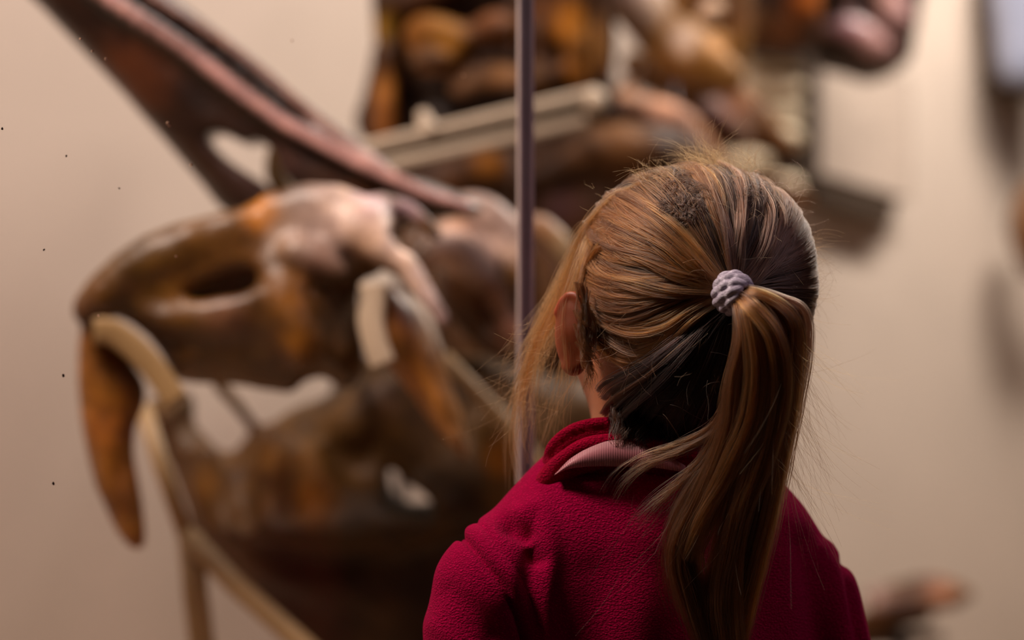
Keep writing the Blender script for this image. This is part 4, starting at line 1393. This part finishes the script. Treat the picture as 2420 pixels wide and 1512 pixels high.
# over layer: locks
nl = 250
for i in range(nl):
    p0 = rng.uniform(-R(128), R(122))
    k = int(rng.integers(40, 120))
    h0 = float(hairline(np.array(p0))) * rng.uniform(0.72, 1.0)
    wdt = rng.uniform(0.02, 0.075)
    lf = rng.uniform(0.0022, 0.0052)
    leftish = p0 < 0
    sg = 0.0
    if leftish:
        sg = -0.26 * np.clip((-p0 - R(30)) / R(60), 0, 1) + rng.normal(0, 0.07)
    else:
        sg = 0.08 + rng.normal(0, 0.05)
    off = rng.normal(0, 1, k)
    psk = p0 + off * wdt * 0.5
    thk = h0 * rng.uniform(0.85, 1.0, k)
    tone = rng.uniform(0, 1) ** 1.4
    base = (GOLD * tone + MID * (1 - tone)) if leftish else (ASH * tone + MID * 0.7 * (1 - tone)) * (0.95 - 0.4 * min(1, max(0, (p0 - R(35)) / R(40))))  # locks far to the right darkened: shade put into their colour
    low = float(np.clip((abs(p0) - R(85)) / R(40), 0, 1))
    base = base * (1 - 0.45 * low)  # low locks darker: shade under the head put into their colour
    psk = psk + rng.normal(0, 0.03)
    lift = lf * (1 - 0.25 * off ** 2).clip(0.15, 1) + rng.normal(0, 0.0003, k)
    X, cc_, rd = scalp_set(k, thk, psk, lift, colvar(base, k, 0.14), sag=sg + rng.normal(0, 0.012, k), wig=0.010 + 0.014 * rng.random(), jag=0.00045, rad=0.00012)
    # keep the crown swirls free
    t = tt[None, :]
    thm = thk[:, None] * (1 - t) ** 0.9 + R(5) * t
    psm = psk[:, None] + sg * np.sin(math.pi * t)
    frac = patch_out(thm, psm).mean(1)
    keep = frac < 0.035
    keep |= rng.random(k) < 0.06
    if keep.sum():
        sets.append((X[keep], cc_[keep], rd[keep]))
X = np.concatenate([s[0] for s in sets]); cc_ = np.concatenate([s[1] for s in sets]); rd = np.concatenate([s[2] for s in sets])
curves('combed_strands', X, cc_, rd, hair_root)


# free strands along guides given in picture places and depths
def guide_strands(guide, n, w0, w1, w2, base, wave=0.0018, mix_=0.2, endvar=0.12, rad=0.000125, m=30, tips=0.3):
    g = catmull(pts(guide), 8)
    L = np.concatenate([[0], np.cumsum(np.linalg.norm(np.diff(g, axis=0), axis=1))]); L /= L[-1]
    u = np.linspace(0, 1, m)
    ends = 1 - endvar * rng.random(n) ** 1.5
    U = u[None, :] * ends[:, None]
    G = np.stack([np.interp(U, L, g[:, i]) for i in range(3)], -1)
    T = np.gradient(g, axis=0); T /= np.linalg.norm(T, axis=1)[:, None]
    TG = np.stack([np.interp(U, L, T[:, i]) for i in range(3)], -1)
    side = np.cross(TG, np.array([0, 1.0, 0])); side /= np.linalg.norm(side, axis=-1)[..., None] + 1e-9
    dep = np.cross(TG, side)
    wd = np.interp(U, [0, 0.25, 0.6, 1], [w0, w1, w1, w2])
    # sub-clumps give the lock structure
    nc = max(3, n // 28)
    cid = rng.integers(0, nc, n)
    cx, cy = rng.normal(0, 0.55, nc), rng.normal(0, 0.5, nc)
    sx = cx[cid] * 0.8 + rng.normal(0, 0.22, n); sy = cy[cid] * 0.8 + rng.normal(0, 0.22, n)
    cph = rng.uniform(0, 6.28, nc)[cid]
    drx = (rng.normal(0, 0.45, nc)[cid] + rng.normal(0, 0.28, n))[:, None] * (U ** 1.3)
    ph = rng.uniform(0, 6.28, n)
    wv = wave * (np.sin(6 * U + cph[:, None]) * U * 1.4 + 0.5 * np.sin(14 * U + ph[:, None]) * U)
    X = G + side * ((sx[:, None] + drx) * wd + wv)[..., None] + dep * (sy[:, None] * wd * 0.55 + wave * 0.6 * np.sin(9 * U + 1.3 * cph[:, None]) * U)[..., None]
    tone = rng.uniform(-0.55, 0.45, nc)[cid]
    c = np.array(base)[None] * (1 + tone[:, None]) * np.exp(rng.normal(0, 0.3, (n, 1)))
    c = np.clip(c, 0.003, 1)
    cols = np.repeat(c[:, None, :], m, 1)
    r = np.full((n, m), rad) * (0.75 + 0.5 * rng.random((n, 1)))
    r *= np.interp(u, [0, 0.8, 1], [1, 1, tips])[None]
    return X, cols, r


def join(lst):
    return tuple(np.concatenate([s[i] for s in lst]) for i in range(3))


PT = []
g_r = [(1742, 694, 1.650), (1775, 698, 1.632), (1830, 722, 1.628), (1872, 775, 1.632), (1868, 870, 1.642), (1852, 1000, 1.652), (1826, 1120, 1.660), (1796, 1260, 1.665), (1762, 1400, 1.668), (1728, 1545, 1.67), (1706, 1650, 1.672)]
PT.append(guide_strands(g_r, 1500, 0.0035, 0.0085, 0.0055, GOLD * 1.15))
g_r2 = [(1742, 692, 1.650), (1780, 694, 1.636), (1845, 718, 1.634), (1890, 750, 1.640), (1890, 850, 1.66), (1868, 980, 1.67), (1846, 1100, 1.675), (1815, 1250, 1.68)]
PT.append(guide_strands(g_r2, 420, 0.003, 0.0050, 0.004, ASH * 1.0, endvar=0.7))
g_m = [(1740, 698, 1.650), (1765, 712, 1.630), (1810, 780, 1.622), (1820, 880, 1.630), (1798, 1010, 1.640), (1765, 1140, 1.652), (1725, 1290, 1.660), (1700, 1420, 1.665), (1712, 1545, 1.667), (1704, 1640, 1.668)]
PT.append(guide_strands(g_m, 1700, 0.0035, 0.0105, 0.0065, MID * 1.4))
g_l = [(1740, 700, 1.650), (1752, 725, 1.632), (1768, 800, 1.624), (1752, 900, 1.632), (1742, 1000, 1.642), (1715, 1090, 1.652), (1668, 1200, 1.660), (1622, 1310, 1.664), (1648, 1430, 1.666), (1684, 1540, 1.668), (1696, 1630, 1.67)]
PT.append(guide_strands(g_l, 1300, 0.0030, 0.0090, 0.0060, MID * 1.35))
g_l2 = [(1740, 700, 1.650), (1748, 730, 1.634), (1752, 820, 1.630), (1735, 920, 1.640), (1722, 1000, 1.650), (1680, 1080, 1.660), (1610, 1150, 1.668), (1545, 1210, 1.672), (1500, 1262, 1.674)]
PT.append(guide_strands(g_l2, 300, 0.0025, 0.0062, 0.0062, MID * 1.4, endvar=0.6, wave=0.003))
g_l3 = [(1740, 702, 1.650), (1748, 740, 1.636), (1745, 840, 1.634), (1728, 930, 1.644), (1690, 1010, 1.656), (1610, 1055, 1.668), (1530, 1085, 1.676), (1470, 1130, 1.680), (1440, 1185, 1.682)]
PT.append(guide_strands(g_l3, 180, 0.0025, 0.0050, 0.0045, MID * 1.4, endvar=0.5, wave=0.003))
g_l4 = [(1742, 702, 1.650), (1750, 740, 1.634), (1748, 860, 1.632), (1738, 960, 1.642), (1700, 1060, 1.656), (1640, 1160, 1.664), (1600, 1260, 1.668), (1590, 1370, 1.670), (1620, 1480, 1.67)]
PT.append(guide_strands(g_l4, 420, 0.0025, 0.0065, 0.0060, MID * 1.1, endvar=0.5, wave=0.003))
g_x = [(1742, 700, 1.648), (1765, 730, 1.624), (1790, 860, 1.618), (1775, 1000, 1.628), (1720, 1120, 1.642), (1660, 1230, 1.652), (1625, 1330, 1.658)]
PT.append(guide_strands(g_x, 300, 0.003, 0.0060, 0.0028, GOLD * 0.95, endvar=0.35))
g_y = [(1742, 700, 1.648), (1768, 720, 1.622), (1830, 800, 1.616), (1845, 930, 1.626), (1810, 1080, 1.640), (1750, 1230, 1.652), (1735, 1400, 1.660), (1742, 1530, 1.662), (1738, 1620, 1.664)]
PT.append(guide_strands(g_y, 380, 0.003, 0.0065, 0.0030, GOLD, endvar=0.3))
X, cc_, rd = join(PT)
tail = curves('ponytail', X, cc_, rd, hair_root, label='long ponytail hanging from the tie')

# nape hair, wisps at the face, flyaways
WS = []
for i in range(24):
    x0 = rng.uniform(1440, 1690); y0 = rng.uniform(900, 960)
    dx = rng.normal(0, 22)
    WS.append(guide_strands([(x0, y0, 1.705), (x0 + dx * 0.3, y0 + 50, 1.697), (x0 + dx, y0 + rng.uniform(85, 150), 1.690)], 60, 0.006, 0.006, 0.004, DARK * 0.7, wave=0.003, endvar=0.7, m=30))
# nape hair up to the tie, its shade put into dark strand colours
for i in range(90):
    a = rng.uniform(0, 1)
    x0 = 1440 + a * 290 + rng.normal(0, 24)
    y0 = 960 + 50 * math.sin(math.pi * min(1, a * 1.1)) + rng.normal(0, 22)
    x1 = x0 * 0.55 + 1725 * 0.45; y1 = y0 * 0.5 + 720 * 0.5 + 20
    dd_ = 1.698 + 0.012 * abs(a - 0.6)
    WS.append(guide_strands([(x0, y0, dd_ + 0.014), (x0 * 0.8 + x1 * 0.2, y0 * 0.7 + y1 * 0.3, dd_ - 0.010), (x1, y1, 1.668), (1728, 715, 1.660)], 110, 0.005, 0.0055, 0.002, DARK * np.array([1.0, 0.9, 0.75]) * rng.uniform(0.3, 0.75), wave=0.001, endvar=0.1, m=30))
# wisps falling past the ear and cheek
FACE = [
    [(1372, 600, 1.730), (1335, 680, 1.735), (1290, 770, 1.738), (1250, 870, 1.74), (1225, 960, 1.745), (1215, 1060, 1.75)],
    [(1365, 610, 1.735), (1320, 700, 1.740), (1270, 790, 1.745), (1235, 900, 1.75), (1222, 1010, 1.755), (1228, 1120, 1.76), (1236, 1165, 1.76)],
    [(1370, 600, 1.732), (1325, 690, 1.736), (1265, 800, 1.74), (1215, 880, 1.745), (1180, 940, 1.75)],
    [(1360, 620, 1.728), (1330, 720, 1.730), (1300, 820, 1.732), (1280, 920, 1.735), (1262, 1020, 1.74), (1250, 1100, 1.74)],
    [(1372, 590, 1.728), (1345, 680, 1.726), (1322, 780, 1.728), (1300, 890, 1.730), (1285, 980, 1.735)],
    [(1368, 640, 1.724), (1350, 740, 1.718), (1362, 860, 1.716), (1345, 940, 1.718), (1315, 1020, 1.722)],
    [(1366, 630, 1.738), (1300, 740, 1.745), (1240, 840, 1.75), (1200, 900, 1.755)],
    [(1375, 560, 1.742), (1350, 640, 1.745), (1300, 740, 1.75), (1262, 830, 1.75), (1245, 930, 1.755), (1250, 1030, 1.76)]]
FACE = [[(1520, 440, surf_d(1520, 440) + 0.001), (1450, 480, surf_d(1450, 480) - 0.0005), (1400, 540, surf_d(1400, 540) - 0.002)] + [(x, y, d_ + (0.026 if i not in (4, 5) else 0.0)) for x, y, d_ in g] for i, g in enumerate(FACE)]
for g, k in zip(FACE, (90, 85, 36, 50, 22, 34, 22, 85)):
    WS.append(guide_strands(g, k, 0.004, 0.0085, 0.0100, GOLD * 1.55, wave=0.005, endvar=0.45, rad=0.00010))
# hair running from the temple behind the ear
def on_head(l, off=0.004):
    return [(x, y, surf_d(x, y) - off) for x, y in l]


for i in range(16):
    x0 = rng.uniform(1372, 1420); y0 = rng.uniform(560, 640)
    WS.append(guide_strands(on_head([(x0 + 25, y0 - 50), (x0, y0 + 20), (1385 + rng.normal(0, 8), 700), (1400 + rng.normal(0, 8), 760), (1440 + rng.normal(0, 12), 815 + rng.normal(0, 12)), (1520, 840 + rng.normal(0, 18)), (1610, 790 + rng.normal(0, 12)), (1700, 710)]), 60, 0.002, 0.005, 0.002, MID * rng.uniform(0.8, 1.5), wave=0.0008, endvar=0.3, m=30))
# brighter locks that bow over the head
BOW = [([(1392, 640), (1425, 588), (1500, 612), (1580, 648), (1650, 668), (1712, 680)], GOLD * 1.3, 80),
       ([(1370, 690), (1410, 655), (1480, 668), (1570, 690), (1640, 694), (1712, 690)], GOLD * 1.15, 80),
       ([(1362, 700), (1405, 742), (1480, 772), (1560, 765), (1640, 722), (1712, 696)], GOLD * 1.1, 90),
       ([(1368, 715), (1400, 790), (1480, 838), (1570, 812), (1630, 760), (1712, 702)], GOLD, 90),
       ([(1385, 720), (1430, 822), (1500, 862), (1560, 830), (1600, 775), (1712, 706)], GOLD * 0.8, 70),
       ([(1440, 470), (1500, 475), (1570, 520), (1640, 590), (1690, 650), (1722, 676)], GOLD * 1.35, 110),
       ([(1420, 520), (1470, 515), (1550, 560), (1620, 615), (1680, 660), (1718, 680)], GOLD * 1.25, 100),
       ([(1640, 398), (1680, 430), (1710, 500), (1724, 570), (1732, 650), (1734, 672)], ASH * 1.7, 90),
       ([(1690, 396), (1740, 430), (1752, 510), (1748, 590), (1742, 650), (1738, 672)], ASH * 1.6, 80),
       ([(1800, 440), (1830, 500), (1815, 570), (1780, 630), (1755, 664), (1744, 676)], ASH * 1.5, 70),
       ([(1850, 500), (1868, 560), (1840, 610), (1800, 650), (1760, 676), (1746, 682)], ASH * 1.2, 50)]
for g, c_, k in BOW:
    for rep_ in range(2):
        dx, dy = rng.normal(0, 9, 2)
        n2 = len(g)
        gg = [(x + dx * (1 - j / n2), y + dy * (1 - j / n2)) for j, (x, y) in enumerate(g)]
        off = np.interp(np.arange(n2), [0, 1, n2 - 2, n2 - 1], [0.001, 0.0055, 0.007, 0.008])
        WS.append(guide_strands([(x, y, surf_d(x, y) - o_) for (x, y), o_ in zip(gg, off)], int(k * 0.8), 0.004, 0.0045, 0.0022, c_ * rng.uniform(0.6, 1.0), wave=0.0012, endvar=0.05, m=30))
# short dark hairs of the two crown swirls
for cx_, cy_, rx_, ry_, k in ((1604, 455, 46, 70, 210), (1778, 438, 20, 34, 50)):
    for i in range(k):
        a_ = rng.uniform(0, 6.28); q_ = math.sqrt(rng.random())
        x0 = cx_ + rx_ * q_ * math.cos(a_); y0 = cy_ + ry_ * q_ * math.sin(a_)
        b_ = rng.normal(1.1, 0.7); L2 = rng.uniform(20, 48)
        x1, y1 = x0 + L2 * math.cos(b_) * 0.5, y0 + L2 * math.sin(b_) * 0.5
        x2, y2 = x0 + L2 * math.cos(b_ + 0.5), y0 + L2 * math.sin(b_ + 0.5)
        WS.append(guide_strands([(x0, y0, surf_d(x0, y0) - 0.0035), (x1, y1, surf_d(x1, y1) - 0.0055), (x2, y2, surf_d(x2, y2) - 0.0045)], 9, 0.002, 0.003, 0.002, DARK * rng.uniform(0.5, 1.3), wave=0.0006, endvar=0.3, m=30))
for i in range(26):
    y0 = rng.uniform(690, 850)
    WS.append(guide_strands([(1376 + rng.normal(0, 10), y0 - 30, 1.710), (1386 + rng.normal(0, 8), y0 + 40, 1.706), (1410 + rng.normal(0, 12), y0 + 90, 1.704)], 22, 0.002, 0.002, 0.001, MID * 0.8, wave=0.002, endvar=0.5, m=30))
X, cc_, rd = join(WS)
curves('loose_locks', X, cc_, rd, hair_root, label='wispy loose locks beside the cheek and nape')

# flyaways: single curling hairs standing off the head
FL = []


def fly(n, x0, x1, y0, y1, dxm, dym, spread, ln, base, d0=1.70, rad=0.00006, curl=1.0):
    m = 30
    px_ = rng.uniform(x0, x1, n); py_ = rng.uniform(y0, y1, n)
    dp = rng.uniform(d0 - 0.03, d0 + 0.03, n)
    st_ = np.stack([(px_ - 1210) / FPX * dp, dp, CZ - (py_ - 756) / FPX * dp], -1)
    dirv = np.stack([dxm + rng.normal(0, spread, n), rng.normal(0, spread * 0.6, n), dym + rng.normal(0, spread, n)], -1)
    dirv /= np.linalg.norm(dirv, axis=1)[:, None]
    L_ = ln * rng.uniform(0.4, 1.3, n)
    bend = rng.normal(0, 1.0 * curl, (n, 3)); bend -= (bend * dirv).sum(1)[:, None] * dirv
    u = np.linspace(0, 1, m)[None, :, None]
    X = st_[:, None] + dirv[:, None] * (u * L_[:, None, None]) + bend[:, None] * (u ** 2 * L_[:, None, None] * 0.45)
    X[..., 2] -= (u[..., 0] ** 2 * L_[:, None] * 0.25)
    X += 0.0007 * np.sin(7 * u + rng.uniform(0, 6, (n, 1, 1))) * u * rng.normal(0, 1, (n, 1, 3))
    c = np.clip(np.array(base)[None] * (1 + rng.normal(0, 0.2, (n, 1))), 0.003, 1)
    FL.append((X, np.repeat(c[:, None], m, 1), np.full((n, m), rad) * np.linspace(1, 0.5, m)[None]))


fly(260, 1620, 1790, 385, 430, -0.35, 1.0, 0.35, 0.022, GOLD, 1.73)
fly(120, 1640, 1720, 380, 400, -0.5, 1.0, 0.25, 0.030, GOLD, 1.74)
fly(150, 1500, 1640, 392, 430, -0.6, 0.5, 0.6, 0.014, GOLD, 1.72)
fly(160, 1790, 1900, 430, 580, 0.6, 0.7, 0.6, 0.015, ASH, 1.74)
fly(170, 1895, 1918, 560, 760, 0.7, 0.0, 0.7, 0.020, MID, 1.74)
fly(160, 1850, 1895, 760, 960, 0.35, -1.0, 0.35, 0.045, GOLD * 0.9, 1.66)
fly(90, 1820, 1870, 900, 1100, 0.25, -1.0, 0.25, 0.060, GOLD * 0.9, 1.66)
fly(70, 1390, 1500, 440, 640, -0.6, 0.3, 0.5, 0.010, GOLD, 1.72, curl=0.6)
fly(110, 1210, 1330, 760, 980, -0.6, -0.6, 0.4, 0.028, GOLD * 1.1, 1.74)
fly(110, 1400, 1880, 430, 700, 0.1, 0.1, 1.0, 0.018, MID * 1.3, 1.672)
fly(100, 1420, 1720, 740, 980, 0.0, -0.3, 1.0, 0.020, MID * 1.2, 1.665)
fly(50, 1460, 1740, 1120, 1330, -0.3, -1.0, 0.3, 0.035, MID * 1.4, 1.665)
X, cc_, rd = join(FL)
curves('flyaway_hairs', X, cc_, rd, hair_root)

# ---- hair tie: plaited satin band
m, nt, b = new_mat('lilac_white_satin_cord')
wv = nt.nodes.new('ShaderNodeTexNoise')
mp = nt.nodes.new('ShaderNodeMapping')
mp.inputs['Rotation'].default_value = (0, 0.7, 0)
mp.inputs['Scale'].default_value = (1, 1, 7)
nt.links.new(geo_pos(nt), mp.inputs[0])
nt.links.new(mp.outputs[0], wv.inputs['Vector'])
wv.inputs['Scale'].default_value = 420
nt.links.new(ramp(nt, wv.outputs[0], [(0.3, lin(150, 138, 158)), (0.7, lin(206, 198, 216))]), b.inputs['Base Color'])
b.inputs['Roughness'].default_value = 0.22
bump(nt, b, wv.outputs[0], 0.9, 0.0008)
M_tie = m
axis = P(1800, 708, 1.641) - P(1728, 690, 1.660)
axis = axis / np.linalg.norm(axis)
tx = np.cross(axis, UP); tx /= np.linalg.norm(tx)
ty = np.cross(tx, axis)
TC = P(1734, 693, 1.647)
F = Field(TC - 0.024, TC + 0.024, 0.0006)
RT = 0.0100
for row in range(3):
    zc = (row - 1) * 0.0062
    for s3 in range(2):
        ph3 = s3 * math.pi + row * 0.9
        ring = []
        for t in np.linspace(0, 2 * math.pi, 70):
            rr = RT + 0.0018 * math.cos(5 * t + ph3 + row * 0.5) - 0.0012 * abs(row - 1)
            za = zc + 0.0024 * math.sin(5 * t + ph3)
            ring.append(TC + rr * (math.cos(t) * tx + 1.12 * math.sin(t) * ty) + axis * za)
        F.chain(ring, 0.0031, 0.0006, sm=1)
V, Q = F.mesh()
o = link_mesh('hair_tie', V, Q, M_tie, girl)
tag(o, 'lilac-white plaited satin hair tie')
